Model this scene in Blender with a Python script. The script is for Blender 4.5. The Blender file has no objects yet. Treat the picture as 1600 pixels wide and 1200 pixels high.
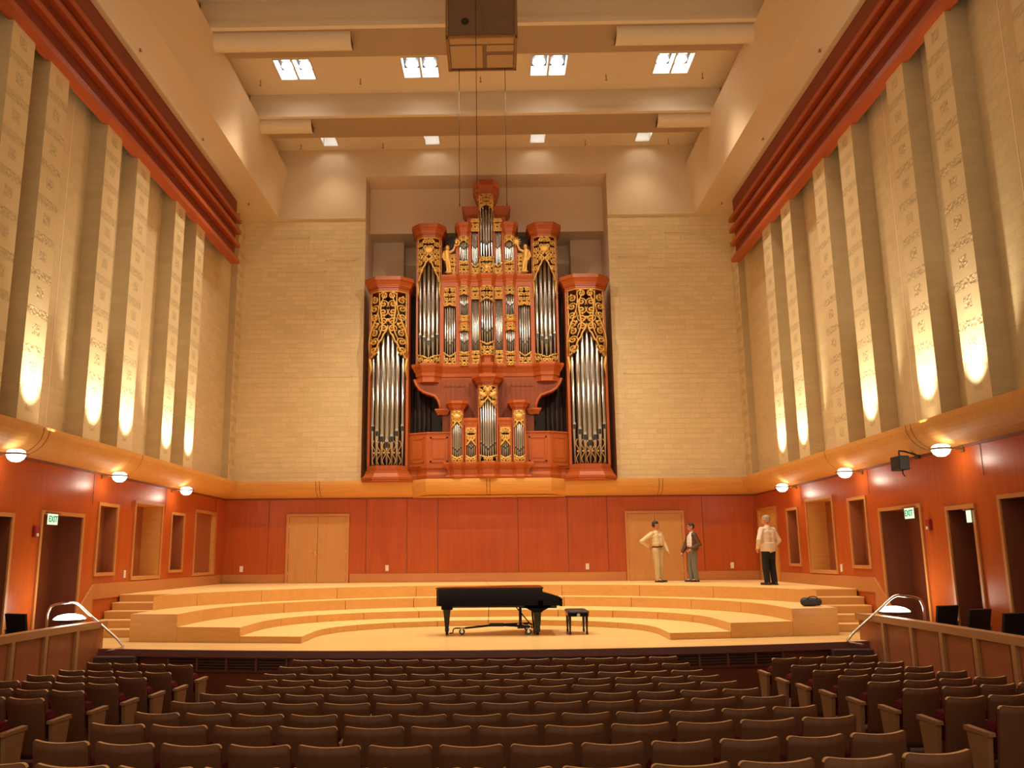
import bpy, bmesh, math, random
from math import sin, cos, pi, sqrt, atan, atan2, hypot
from mathutils import Vector, Matrix
random.seed(7)
col = bpy.context.scene.collection
Z0 = 2.60                      # eye height above the front of the house floor
# ------------------------------------------------------------------ camera model (also used to turn survey readings into metres)
F = 1350.0; CX, CY = 750.0, 600.0
PITCH, YAW, ROLL, XC = atan(268/1350), 0.0163, 0.008, 0.2
cyw, syw, cp, sp, cr, sr = cos(YAW), sin(YAW), cos(PITCH), sin(PITCH), cos(ROLL), sin(ROLL)
FWD = Vector((-syw*cp, cyw*cp, sp)); R0 = Vector((cyw, syw, 0)); U0 = Vector((syw*sp, -cyw*sp, cp))
RGT = R0*cr - U0*sr; UPV = U0*cr + R0*sr
def atY(u, v, Y):
    r = FWD + RGT*((u-CX)/F) + UPV*((CY-v)/F); t = Y/r.y
    return Vector((XC+r.x*t, Y, Z0+r.z*t))
# ------------------------------------------------------------------ materials
def nt(name):
    m = bpy.data.materials.new(name); m.use_nodes = True
    t = m.node_tree; b = t.nodes['Principled BSDF']; return m, t, b
def simple(name, c, rough=.5, metal=0, emit=None, es=0, bump=0, bscale=40, var=.12, spec=.5):
    m, t, b = nt(name)
    b.inputs['Roughness'].default_value = rough; b.inputs['Metallic'].default_value = metal
    b.inputs['Specular IOR Level'].default_value = spec
    tc = t.nodes.new('ShaderNodeTexCoord'); n = t.nodes.new('ShaderNodeTexNoise'); n.inputs['Scale'].default_value = bscale
    n.inputs['Detail'].default_value = 4
    t.links.new(tc.outputs['Object'], n.inputs['Vector'])
    r = t.nodes.new('ShaderNodeMix'); r.data_type = 'RGBA'
    r.inputs[6].default_value = tuple(x*(1-var) for x in c)+(1,); r.inputs[7].default_value = tuple(min(1, x*(1+var)) for x in c)+(1,)
    t.links.new(n.outputs['Fac'], r.inputs[0]); t.links.new(r.outputs[2], b.inputs['Base Color'])
    if bump:
        bp = t.nodes.new('ShaderNodeBump'); bp.inputs['Strength'].default_value = bump; bp.inputs['Distance'].default_value = .02
        t.links.new(n.outputs['Fac'], bp.inputs['Height']); t.links.new(bp.outputs['Normal'], b.inputs['Normal'])
    if emit:
        b.inputs['Emission Color'].default_value = tuple(emit)+(1,); b.inputs['Emission Strength'].default_value = es
    return m
def wood(name, c1, c2, rough=.4, axis=2, scale=1.0, coat=0.0, plank=0, spec=.5):
    m, t, b = nt(name)
    b.inputs['Roughness'].default_value = rough; b.inputs['Coat Weight'].default_value = coat; b.inputs['Coat Roughness'].default_value = .15
    b.inputs['Specular IOR Level'].default_value = spec
    tc = t.nodes.new('ShaderNodeTexCoord'); mp = t.nodes.new('ShaderNodeMapping')
    s = [14*scale, 14*scale, 14*scale]; s[axis] = .7*scale; mp.inputs['Scale'].default_value = s
    t.links.new(tc.outputs['Object'], mp.inputs['Vector'])
    n = t.nodes.new('ShaderNodeTexNoise'); n.inputs['Scale'].default_value = 1.6; n.inputs['Detail'].default_value = 6; n.inputs['Distortion'].default_value = .5
    t.links.new(mp.outputs[0], n.inputs['Vector'])
    n2 = t.nodes.new('ShaderNodeTexNoise'); n2.inputs['Scale'].default_value = .55
    t.links.new(tc.outputs['Object'], n2.inputs['Vector'])
    ad = t.nodes.new('ShaderNodeMath'); ad.operation = 'MULTIPLY_ADD'; ad.inputs[1].default_value = .6
    hf = t.nodes.new('ShaderNodeMath'); hf.operation = 'MULTIPLY'; hf.inputs[1].default_value = .4
    t.links.new(n2.outputs['Fac'], hf.inputs[0]); t.links.new(n.outputs['Fac'], ad.inputs[0]); t.links.new(hf.outputs[0], ad.inputs[2])
    mx = t.nodes.new('ShaderNodeMix'); mx.data_type = 'RGBA'; mx.inputs[6].default_value = tuple(c1)+(1,); mx.inputs[7].default_value = tuple(c2)+(1,)
    rm = t.nodes.new('ShaderNodeMapRange'); rm.inputs[1].default_value = .3; rm.inputs[2].default_value = .7
    t.links.new(ad.outputs[0], rm.inputs[0]); t.links.new(rm.outputs[0], mx.inputs[0])
    out = mx.outputs[2]
    if plank:
        br = t.nodes.new('ShaderNodeTexBrick'); br.inputs['Scale'].default_value = 1.0
        br.inputs['Brick Width'].default_value = 1.8; br.inputs['Row Height'].default_value = plank; br.inputs['Mortar Size'].default_value = .003
        br.inputs['Color1'].default_value = (1,1,1,1); br.inputs['Color2'].default_value = (.86,.84,.82,1); br.inputs['Mortar'].default_value = (.6,.55,.5,1)
        t.links.new(tc.outputs['Object'], br.inputs['Vector'])
        ml = t.nodes.new('ShaderNodeMix'); ml.data_type = 'RGBA'; ml.blend_type = 'MULTIPLY'; ml.inputs[0].default_value = 1
        t.links.new(out, ml.inputs[6]); t.links.new(br.outputs['Color'], ml.inputs[7]); out = ml.outputs[2]
    t.links.new(out, b.inputs['Base Color'])
    return m
def stone_blocks(name, c, axis, bump=.6):
    """mosaic of split-face blocks on a flat wall; axis = wall normal"""
    m, t, b = nt(name); b.inputs['Roughness'].default_value = .9; b.inputs['Specular IOR Level'].default_value = .15
    tc = t.nodes.new('ShaderNodeTexCoord'); sx = t.nodes.new('ShaderNodeSeparateXYZ'); cb = t.nodes.new('ShaderNodeCombineXYZ')
    t.links.new(tc.outputs['Object'], sx.inputs[0])
    t.links.new(sx.outputs[1 if axis == 0 else 0], cb.inputs[0]); t.links.new(sx.outputs[2], cb.inputs[1])
    br = t.nodes.new('ShaderNodeTexBrick'); br.inputs['Scale'].default_value = 1; br.inputs['Brick Width'].default_value = .52; br.inputs['Row Height'].default_value = .17
    br.inputs['Mortar Size'].default_value = .006; br.offset = .37; br.squash = .6; br.squash_frequency = 3
    br.inputs['Color1'].default_value = (.2,.2,.2,1); br.inputs['Color2'].default_value = (.9,.9,.9,1); br.inputs['Mortar'].default_value = (.1,.1,.1,1)
    t.links.new(cb.outputs[0], br.inputs['Vector'])
    no = t.nodes.new('ShaderNodeTexNoise'); no.inputs['Scale'].default_value = 9; no.inputs['Detail'].default_value = 6
    t.links.new(tc.outputs['Object'], no.inputs['Vector'])
    ad = t.nodes.new('ShaderNodeMath'); ad.operation = 'MULTIPLY_ADD'; ad.inputs[1].default_value = .5
    t.links.new(no.outputs['Fac'], ad.inputs[0]); t.links.new(br.outputs['Color'], ad.inputs[2])
    bp = t.nodes.new('ShaderNodeBump'); bp.inputs['Strength'].default_value = bump; bp.inputs['Distance'].default_value = .035
    t.links.new(ad.outputs[0], bp.inputs['Height']); t.links.new(bp.outputs['Normal'], b.inputs['Normal'])
    mx = t.nodes.new('ShaderNodeMix'); mx.data_type = 'RGBA'
    mx.inputs[6].default_value = tuple(x*.90 for x in c)+(1,); mx.inputs[7].default_value = tuple(min(1,x*1.06) for x in c)+(1,)
    t.links.new(ad.outputs[0], mx.inputs[0]); t.links.new(mx.outputs[2], b.inputs['Base Color'])
    return m
def stone_relief(name, c):
    """pilaster stone: smooth courses with a square glyph, rough carved bands between; object origin at the pilaster's foot, y = along the wall"""
    m, t, b = nt(name); b.inputs['Roughness'].default_value = .9; b.inputs['Specular IOR Level'].default_value = .15
    N = t.nodes.new; L = t.links.new
    tc = N('ShaderNodeTexCoord'); sx = N('ShaderNodeSeparateXYZ'); L(tc.outputs['Object'], sx.inputs[0])
    def mth(op, a, bb=None, c_=None):
        n = N('ShaderNodeMath'); n.operation = op
        for i, x in enumerate((a, bb, c_)):
            if x is None: continue
            if isinstance(x, (int, float)): n.inputs[i].default_value = x
            else: L(x, n.inputs[i])
        return n.outputs[0]
    P = .72
    fz = mth('FRACT', mth('DIVIDE', sx.outputs[2], P))
    band = mth('LESS_THAN', fz, .24)
    gz = mth('LESS_THAN', mth('ABSOLUTE', mth('SUBTRACT', fz, .66)), .15)
    gy = mth('LESS_THAN', mth('ABSOLUTE', sx.outputs[1]), .13)
    gl = mth('MULTIPLY', gz, gy)
    joint = mth('LESS_THAN', mth('ABSOLUTE', mth('SUBTRACT', fz, .24)), .02)
    joint2 = mth('GREATER_THAN', fz, .98)
    vo = N('ShaderNodeTexVoronoi'); vo.inputs['Scale'].default_value = 13; vo.distance = 'CHEBYCHEV'; L(tc.outputs['Object'], vo.inputs['Vector'])
    no = N('ShaderNodeTexNoise'); no.inputs['Scale'].default_value = 22; no.inputs['Detail'].default_value = 5; L(tc.outputs['Object'], no.inputs['Vector'])
    carve = mth('MULTIPLY', mth('ADD', gl, mth('MULTIPLY', band, 1.0)), mth('MULTIPLY_ADD', vo.outputs['Distance'], 1.6, mth('MULTIPLY', no.outputs['Fac'], .8)))
    h = mth('SUBTRACT', mth('SUBTRACT', mth('MULTIPLY_ADD', no.outputs['Fac'], .12, carve), mth('MULTIPLY', joint, .8)), mth('MULTIPLY', joint2, .8))
    bp = N('ShaderNodeBump'); bp.inputs['Strength'].default_value = .8; bp.inputs['Distance'].default_value = .022
    L(h, bp.inputs['Height']); L(bp.outputs['Normal'], b.inputs['Normal'])
    mx = N('ShaderNodeMix'); mx.data_type = 'RGBA'
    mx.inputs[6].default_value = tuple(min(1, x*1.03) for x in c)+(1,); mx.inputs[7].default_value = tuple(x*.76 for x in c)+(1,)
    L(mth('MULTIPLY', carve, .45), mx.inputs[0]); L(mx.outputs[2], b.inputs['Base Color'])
    return m
def glow(name, c, s):
    m = bpy.data.materials.new(name); m.use_nodes = True; t = m.node_tree; t.nodes.clear()
    e = t.nodes.new('ShaderNodeEmission'); o = t.nodes.new('ShaderNodeOutputMaterial')
    e.inputs[0].default_value = tuple(c)+(1,); e.inputs[1].default_value = s; t.links.new(e.outputs[0], o.inputs[0]); return m

M = {}
M['cherry'] = wood('cherry_panel', (.40,.072,.011), (.52,.104,.016), .3, 2, .5, .0, spec=.35)
M['honey'] = wood('honey_veneer', (.64,.32,.09), (.74,.39,.115), .6, 0, .5, .0, spec=.25)
M['trim'] = wood('maple_trim', (.50,.20,.055), (.60,.26,.075), .4, 2)
M['base'] = wood('maple_base', (.46,.17,.045), (.54,.22,.06), .4, 0, .6)
M['door'] = wood('maple_door', (.52,.24,.065), (.60,.29,.085), .4, 2)
M['stagefloor'] = wood('stage_boards', (.78,.50,.19), (.90,.61,.26), .28, 0, .7, .15, plank=.09)
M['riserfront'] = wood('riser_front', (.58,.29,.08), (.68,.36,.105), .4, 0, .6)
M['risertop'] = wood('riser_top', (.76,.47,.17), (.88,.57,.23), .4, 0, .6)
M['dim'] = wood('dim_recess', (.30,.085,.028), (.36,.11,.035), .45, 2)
M['dark_open'] = wood('dark_doorway', (.17,.042,.014), (.21,.054,.018), .5, 2)  # unlit inside of the doorways put into the colour; seams share it
M['organ'] = wood('organ_cherry', (.31,.062,.010), (.44,.096,.017), .42, 2, 1.2, .0, spec=.35)
M['organlow'] = wood('organ_cherry_shaded', (.19,.036,.008), (.27,.056,.012), .45, 2, 1.2, .0, spec=.3)  # organ cherry with the shade below the impost put into its colour
M['organdark'] = simple('organ_interior', (.030,.013,.008), .7)
M['gold'] = simple('gilded_carving', (.62,.34,.075), .42, .35, bump=.4, bscale=60, var=.25)
M['pipe'] = simple('pipe_metal', (.50,.46,.40), .2, 1.0, var=.08, bscale=8)
M['pipemouth'] = simple('pipe_mouth_reflection', (.05,.045,.04), .4, .6)  # flat upper lip, its dark reflection put into the colour
M['stone'] = stone_blocks('side_stone', (.64,.50,.28), 0)
M['stoneback'] = stone_blocks('back_stone', (.76,.60,.34), 1, .8)
M['pilfront'] = stone_blocks('pilaster_front_shaded', (.52,.40,.225), 1, .4)  # plain uncarved front, its unlit shade put into the colour
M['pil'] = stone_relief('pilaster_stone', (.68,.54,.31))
M['plaster'] = simple('cream_plaster', (.72,.57,.37), .85, bscale=3, var=.03, spec=.2)
M['plasterdk'] = simple('taupe_plaster', (.80,.65,.47), .85, bscale=3, var=.03, spec=.2)
M['beamunder'] = simple('beam_underside_shade', (.40,.29,.18), .85, bscale=3, var=.03, spec=.2)  # beam plaster with the underside's shade put into the colour
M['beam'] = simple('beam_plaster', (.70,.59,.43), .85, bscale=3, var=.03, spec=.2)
M['rail'] = wood('louvre_wood', (.35,.062,.014), (.44,.084,.020), .4, 1, 1)
M['raildk'] = wood('louvre_back', (.20,.035,.014), (.25,.045,.018), .6, 1, 1)
M['carpet'] = simple('purple_carpet', (.075,.038,.036), .95, bscale=150, var=.3, bump=.3, spec=.1)
M['nosing'] = simple('stage_nosing', (.16,.062,.055), .5)
M['apron'] = wood('apron_wood', (.13,.030,.012), (.17,.042,.016), .45, 2)
M['parapet'] = wood('parapet_wood', (.30,.095,.035), (.38,.13,.048), .4, 2)
M['seatwood'] = wood('seat_back_wood', (.095,.037,.016), (.125,.050,.021), .5, 2, 1.5, spec=.2)
M['seatedge'] = wood('seat_edge_ply_lit', (.56,.32,.13), (.66,.39,.17), .45, 0, 2)  # pale ply edge, also carrying caught light as colour along the top
M['parcap'] = wood('parapet_cap', (.36,.17,.066), (.44,.22,.088), .45, 1, 1)
M['seatarm'] = wood('seat_arm_wood', (.24,.115,.048), (.30,.145,.062), .45, 1, 2)
M['maroon'] = simple('maroon_upholstery', (.075,.006,.009), .9, bscale=200, var=.2, bump=.2, spec=.1)
M['black'] = simple('black_lacquer', (.005,.004,.004), .14, 0, var=.1, spec=.3)
M['blackmat'] = simple('black_matte', (.010,.009,.009), .55)
M['leather'] = simple('black_leather', (.014,.013,.015), .3, bump=.2, bscale=60)
M['brass'] = simple('brass', (.75,.50,.18), .3, 1)
M['steel'] = simple('brushed_steel', (.72,.66,.58), .22, 1)
M['white'] = simple('white_plate', (.80,.74,.62), .4)
M['red'] = simple('alarm_red', (.30,.012,.010), .4)
M['lampglow'] = glow('lamp_glow', (1,.93,.80), 5)
M['discglow'] = glow('disc_glow', (1,.95,.88), 15)
M['domeglow'] = glow('dome_glow', (1,.93,.86), 9)
M['housing'] = simple('lamp_housing', (.62,.58,.52), .5)
M['lampmetal'] = simple('lamp_metal', (.35,.22,.10), .35, .8)
M['signgreen'] = glow('sign_green', (.03,.30,.10), 1.0)
M['signface'] = glow('sign_face', (.80,.95,.62), 1.0)
M['grille'] = simple('speaker_cloth', (.19,.105,.05), .8, bscale=300, var=.25)
M['grillelt'] = simple('speaker_cloth_lit', (.40,.25,.11), .8, bscale=300, var=.15)  # same cloth, lightened in the colour for light from the stage below
M['vent'] = simple('vent_dark', (.012,.008,.007), .7)
M['skin'] = simple('skin', (.52,.22,.12), .5, bscale=20, var=.06)
M['eye'] = simple('eye', (.03,.02,.02), .3)
M['tan'] = simple('tan_knit', (.66,.52,.30), .9, bscale=120, var=.1, bump=.1)
M['khaki'] = simple('khaki_cloth', (.52,.40,.19), .9, bscale=60, var=.1)
M['shirt'] = simple('pale_shirt', (.72,.58,.44), .9, bscale=40, var=.08)
M['whiteshirt'] = simple('white_shirt', (.80,.74,.66), .9, bscale=40, var=.05)
M['jacket'] = simple('brown_jacket', (.085,.037,.017), .5, bscale=40, var=.2)
M['jeans'] = simple('grey_jeans', (.17,.165,.125), .9, bscale=60, var=.15)
M['blackcloth'] = simple('black_cloth', (.009,.008,.008), .9)
M['shoe'] = simple('dark_shoe', (.03,.016,.012), .35)
M['hairdk'] = simple('dark_hair', (.022,.013,.010), .6, bscale=80, var=.4, bump=.4)
M['hairgrey'] = simple('grey_hair', (.34,.27,.20), .6, bscale=80, var=.3, bump=.4)
M['bagcloth'] = simple('bag_cloth', (.022,.022,.026), .6, bscale=30, var=.4, bump=.3)
M['wire'] = simple('dark_wire', (.03,.02,.015), .5)
M['rubber'] = simple('rubber', (.05,.045,.04), .6)

# ------------------------------------------------------------------ mesh builder
class MB:
    def __init__(s): s.v = []; s.f = []; s.m = []; s.mi = 0; s.sm = []; s.smooth = False
    def add(s, vs, fs):
        b = len(s.v); s.v += [Vector(p) for p in vs]
        for f in fs: s.f.append([b+i for i in f]); s.m.append(s.mi); s.sm.append(s.smooth)
        return b
    def box(s, x0, x1, y0, y1, z0, z1):
        x0, x1 = min(x0,x1), max(x0,x1); y0, y1 = min(y0,y1), max(y0,y1)
        s.add([(x0,y0,z0),(x1,y0,z0),(x1,y1,z0),(x0,y1,z0),(x0,y0,z1),(x1,y0,z1),(x1,y1,z1),(x0,y1,z1)],
              [(0,3,2,1),(4,5,6,7),(0,1,5,4),(1,2,6,5),(2,3,7,6),(3,0,4,7)])
    def bbox(s, x0, x1, y0, y1, z0, z1, r):
        """box with chamfered vertical and top edges"""
        x0, x1 = min(x0,x1), max(x0,x1); y0, y1 = min(y0,y1), max(y0,y1)
        def pl(i): return [(x0+i+r*0,y0+i),(x1-i,y0+i),(x1-i,y1-i),(x0+i,y1-i)]
        def oc(i): return [(x0+r+i*0,y0+i),(x1-r,y0+i),(x1-i,y0+r),(x1-i,y1-r),(x1-r,y1-i),(x0+r,y1-i),(x0+i,y1-r),(x0+i,y0+r)]
        s.loft([oc(r*.7), oc(0), oc(0), oc(r*.7)], [z0, z0+r*.7, z1-r*.7, z1])
    def quad(s, a, b, c, d): s.add([a,b,c,d], [(0,1,2,3)])
    def loft(s, plans, zs, cap=True, closed=True):
        """plans: lists of (x,y) with equal counts, one per z"""
        n = len(plans[0]); b = s.add([(p[0],p[1],z) for pl, z in zip(plans, zs) for p in pl], [])
        for k in range(len(plans)-1):
            for i in range(n if closed else n-1):
                j = (i+1) % n
                s.f.append([b+k*n+i, b+k*n+j, b+(k+1)*n+j, b+(k+1)*n+i]); s.m.append(s.mi); s.sm.append(s.smooth)
        if cap and closed:
            for k, o in ((0, -1), (len(plans)-1, 1)):
                f = [b+k*n+i for i in range(n)]
                s.f.append(f[::o]); s.m.append(s.mi); s.sm.append(False)
    def prism(s, poly, y0, y1):
        """poly in XZ extruded along y"""
        n = len(poly); b = s.add([(x,y0,z) for x,z in poly]+[(x,y1,z) for x,z in poly], [])
        for f in [list(range(n)), [n+i for i in range(n)][::-1]]+[[(i+1)%n, i, n+i, n+(i+1)%n] for i in range(n)]:
            s.f.append([b+i for i in f]); s.m.append(s.mi); s.sm.append(False)
    def slab(s, poly, z0, z1): s.loft([poly, poly], [z0, z1])
    def tube(s, pts, r, n=8, cap=True, flat=1.0, nrm=None):
        pts = [Vector(p) for p in pts]; k = len(pts); rs = r if isinstance(r, (list, tuple)) else [r]*k
        prev = None; rings = []
        for i, p in enumerate(pts):
            d = (pts[min(i+1,k-1)]-pts[max(i-1,0)])
            d = d.normalized() if d.length > 1e-9 else Vector((0,0,1))
            if nrm is not None: a = Vector(nrm)
            elif prev is not None: a = prev
            else: a = Vector((0,0,1)) if abs(d.z) < .9 else Vector((1,0,0))
            a = a - d*a.dot(d)
            a = a.normalized() if a.length > 1e-6 else d.orthogonal().normalized()
            prev = a; c = d.cross(a)
            rings.append([p + a*(rs[i]*flat*cos(2*pi*j/n)) + c*(rs[i]*sin(2*pi*j/n)) for j in range(n)])
        b = s.add([q for ring in rings for q in ring], [])
        for i in range(k-1):
            for j in range(n):
                s.f.append([b+i*n+j, b+i*n+(j+1)%n, b+(i+1)*n+(j+1)%n, b+(i+1)*n+j]); s.m.append(s.mi); s.sm.append(True)
        if cap:
            s.f.append([b+j for j in range(n)][::-1]); s.m.append(s.mi); s.sm.append(False)
            s.f.append([b+(k-1)*n+j for j in range(n)]); s.m.append(s.mi); s.sm.append(False)
    def cyl(s, p0, p1, r0, r1=None, n=16, cap=True): s.tube([p0, p1], [r0, r0 if r1 is None else r1], n, cap)
    def lathe(s, x, y, prof, n=24, cap=True):
        """prof: list of (r,z)"""
        b = s.add([(x+r*cos(2*pi*j/n), y+r*sin(2*pi*j/n), z) for r, z in prof for j in range(n)], [])
        for i in range(len(prof)-1):
            for j in range(n):
                s.f.append([b+i*n+j, b+i*n+(j+1)%n, b+(i+1)*n+(j+1)%n, b+(i+1)*n+j]); s.m.append(s.mi); s.sm.append(True)
        if cap:
            s.f.append([b+j for j in range(n)][::-1]); s.m.append(s.mi); s.sm.append(False)
            s.f.append([b+(len(prof)-1)*n+j for j in range(n)]); s.m.append(s.mi); s.sm.append(False)
    def ell(s, c, r, n=14, k=9, rot=None):
        c = Vector(c); R = rot or Matrix.Identity(3); vs = []; 
        for i in range(k+1):
            th = pi*i/k
            for j in range(n):
                ph = 2*pi*j/n
                vs.append(c + R @ Vector((r[0]*sin(th)*cos(ph), r[1]*sin(th)*sin(ph), r[2]*cos(th))))
        b = s.add(vs, [])
        for i in range(k):
            for j in range(n):
                s.f.append([b+i*n+j, b+(i+1)*n+j, b+(i+1)*n+(j+1)%n, b+i*n+(j+1)%n]); s.m.append(s.mi); s.sm.append(True)
    def cap2(s, p0, p1, r0, r1, n=12):
        """tapered capsule"""
        p0, p1 = Vector(p0), Vector(p1); d = (p1-p0); L = d.length; d = d.normalized() if L > 1e-9 else Vector((0,0,1))
        pts = []; rs = []
        for i in range(1, 5): a = pi/2*i/4; pts.append(p0 - d*(r0*cos(a))); rs.append(max(r0*sin(a), 1e-4))
        for i in range(3, -1, -1): a = pi/2*i/4; pts.append(p1 + d*(r1*cos(a))); rs.append(max(r1*sin(a), r1*.08))
        rs[0] = r0*.3
        s.tube(pts, rs, n)
    def mesh(s, name, mats, org=(0,0,0), weld=True):
        o = Vector(org); me = bpy.data.meshes.new(name)
        me.from_pydata([v-o for v in s.v], [], s.f)
        for i, p in enumerate(me.polygons): p.material_index = s.m[i]; p.use_smooth = s.sm[i]
        for m in (mats if isinstance(mats, (list, tuple)) else [mats]): me.materials.append(M[m] if isinstance(m, str) else m)
        bm = bmesh.new(); bm.from_mesh(me)
        if weld: bmesh.ops.remove_doubles(bm, verts=bm.verts, dist=1e-5)
        bmesh.ops.recalc_face_normals(bm, faces=bm.faces); bm.to_mesh(me); bm.free(); me.update()
        return me
    def build(s, name, mats, parent=None, org=None, kind=None):
        if org is None:
            if parent is not None: org = wloc(parent)
            else:
                xs = [v.x for v in s.v]; ys = [v.y for v in s.v]; zs = [v.z for v in s.v]
                org = ((min(xs)+max(xs))/2, (min(ys)+max(ys))/2, min(zs))
        o = bpy.data.objects.new(name, s.mesh(name, mats, org)); col.objects.link(o)
        if parent is not None: o.parent = parent; o.location = Vector(org)-wloc(parent)
        else: o.location = org
        if kind: o['kind'] = kind
        return o
def wloc(o):
    v = Vector(o.location)
    while o.parent is not None: o = o.parent; v = v + Vector(o.location)
    return v
def tag(o, label=None, cat=None, group=None, kind=None):
    if label: o['label'] = label
    if cat: o['category'] = cat
    if group: o['group'] = group
    if kind: o['kind'] = kind
    return o
def empty(name, loc=(0,0,0), label=None, cat=None, group=None, parent=None):
    o = bpy.data.objects.new(name, None); o.empty_display_size = .2; col.objects.link(o)
    if parent is not None: o.parent = parent; o.location = Vector(loc)-wloc(parent)
    else: o.location = loc
    return tag(o, label, cat, group)
def copy_tree(o, parent=None):
    c = o.copy(); col.objects.link(c)
    if parent is not None: c.parent = parent
    for ch in list(o.children): copy_tree(ch, c)
    return c
def struct(mb, name, mats, org=None): return mb.build(name, mats, None, org, 'structure')
ORD = ['first','second','third','fourth','fifth','sixth','seventh','eighth','ninth','tenth','eleventh','twelfth','thirteenth','fourteenth','fifteenth']
def panel(mb, axis, const, a0, a1, b0, b1, holes):
    """flat wall with openings; holes: (a0,a1,b0,b1,depth,back_material_index,side_material_index); depth along the wall's outward direction (sign included)"""
    def pt(a, b, off=0.0): return {'x': (const+off,a,b), 'y': (a,const+off,b), 'z': (a,b,const+off)}[axis]
    A = sorted({a0,a1,*[q for h in holes for q in h[:2]]}); B = sorted({b0,b1,*[q for h in holes for q in h[2:4]]})
    for i in range(len(A)-1):
        for j in range(len(B)-1):
            ca, cb = (A[i]+A[i+1])/2, (B[j]+B[j+1])/2
            if any(h[0] < ca < h[1] and h[2] < cb < h[3] for h in holes): continue
            mb.quad(pt(A[i],B[j]), pt(A[i+1],B[j]), pt(A[i+1],B[j+1]), pt(A[i],B[j+1]))
    keep = mb.mi
    for h in holes:
        d = h[4]
        if not d: continue
        c = [(h[0],h[2]),(h[1],h[2]),(h[1],h[3]),(h[0],h[3])]
        mb.mi = h[6]
        for k in range(4):
            p, q = c[k], c[(k+1)%4]; mb.quad(pt(*p), pt(*q), pt(*q,d), pt(*p,d))
        mb.mi = h[5]; mb.quad(*[pt(*p,d) for p in c])
    mb.mi = keep
# ================================================================== THE SETTING
W, YB, YF = 8.7, 28.6, 2.0
STG = .92                                   # stage floor
TOP = [STG+.13, STG+.30, STG+.55, STG+.85]  # riser tops
LED0, LED1 = 4.50, 5.00                     # wooden ledge
SOF, ZC, COF = 14.25, 16.10, 16.85          # soffit, beam underside, coffer ceiling
SEAM = .012
# ---- house floor, gently raked, following the curve of the rows
ROWY = [15.45-.97*i for i in range(11)]
ROWF = [0.0,.003,.015,.06,.11,.16,.22,.27,.34,.39,.45]
def sag(x, y): return x*x*(.0175+.0016*max(0,(15.45-y))) + .03*x
def floor_z(y):
    if y >= ROWY[0]: return ROWF[0]
    for i in range(10):
        if y >= ROWY[i+1]:
            t = (ROWY[i]-y)/.97; return ROWF[i]+(ROWF[i+1]-ROWF[i])*t
    return ROWF[10]+(ROWY[10]-y)*.062
mb = MB(); xs = [-9+18*i/24 for i in range(25)]; ss = [17.4-.4*k for k in range(41)]
for k in range(len(ss)-1):
    for i in range(24):
        q = [(xs[i],ss[k]),(xs[i+1],ss[k]),(xs[i+1],ss[k+1]),(xs[i],ss[k+1])]
        mb.quad(*[(x, s+sag(x,s), floor_z(s)-.004) for x, s in q])
struct(mb, 'floor', 'carpet', (0,10,0))
# ---- stage platform with a bowed front edge
def stage_edge(x): return 16.25+.0182*x*x+.035*x
def bow(off): return [(-8.7+17.4*i/40, stage_edge(-8.7+17.4*i/40)+off) for i in range(41)]
mb = MB(); mb.slab(bow(.04)+[(8.7,28.6),(-8.7,28.6)], STG-.05, STG)
struct(mb, 'floor_stage', 'stagefloor', (0,20,0))
mb = MB(); fr = bow(0); bk = bow(.10)[::-1]
mb.slab(fr+bk, STG-.13, STG-.002); struct(mb, 'trim_1', 'nosing')
mb = MB(); mb.slab(bow(.12)+bow(.22)[::-1], 0, STG-.13)
struct(mb, 'wall_stage_front', 'apron')
# ---- ventilation grilles in the stage front
def vent(x0, x1, lab):
    t = empty('ventilation_grille', ((x0+x1)/2, stage_edge((x0+x1)/2)+.1, .55), lab, 'grille', 'grilles in the stage front')
    n = 16; a = MB(); pts = [(x0+(x1-x0)*i/n, stage_edge(x0+(x1-x0)*i/n)) for i in range(n+1)]
    a.slab([(x,y+.10) for x,y in pts]+[(x,y+.135) for x,y in pts[::-1]], .54, .78); a.build('backing', 'vent', t)
    b = MB()
    for k in range(5):
        z = .555+.05*k; b.slab([(x,y+.075) for x,y in pts]+[(x,y+.10) for x,y in pts[::-1]], z, z+.014)
    b.build('slats', 'apron', t)
    c = MB()
    for z in (.53,.775): c.slab([(x,y+.06) for x,y in pts]+[(x,y+.11) for x,y in pts[::-1]], z, z+.02)
    for k in range(5):
        x = x0+(x1-x0)*k/4; c.box(x-.02, x+.02, stage_edge(x)+.065, stage_edge(x)+.11, .535, .79)
    c.build('frame', 'apron', t)
vent(-5.95, -3.65, 'dark slatted vent grille in the stage front below the tail end of the piano')
vent(3.4, 5.6, 'dark slatted vent grille in the stage front on the piano bench side')

# ---- lower walls, cherry panelling. mats: 0 cherry 1 dim recess 2 dark doorway 3 honey, also lightening recess sides where light falls
def lower_wall(name, sx, holes):
    mb = MB(); panel(mb, 'x', sx*W, YF, YB, -.1, LED0+.05, holes)
    return struct(mb, name, ['cherry','dim','dark_open','honey'], (sx*W,15,0))
dz = lambda r: r+Z0
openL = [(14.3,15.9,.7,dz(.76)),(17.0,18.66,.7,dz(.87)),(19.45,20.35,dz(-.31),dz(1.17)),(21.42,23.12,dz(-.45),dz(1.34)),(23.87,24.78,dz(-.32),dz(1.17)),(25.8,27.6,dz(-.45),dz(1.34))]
openR = [(13.2,14.78,.7,dz(.86)),(15.65,16.52,.7,dz(.76)),(17.6,19.4,.7,dz(.88)),(20.15,21.05,dz(-.29),dz(1.21)),(22.12,23.92,dz(-.45),dz(1.36)),(24.7,25.55,dz(-.29),dz(1.20)),(26.6,28.35,dz(-.83),dz(1.34))]
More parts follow.
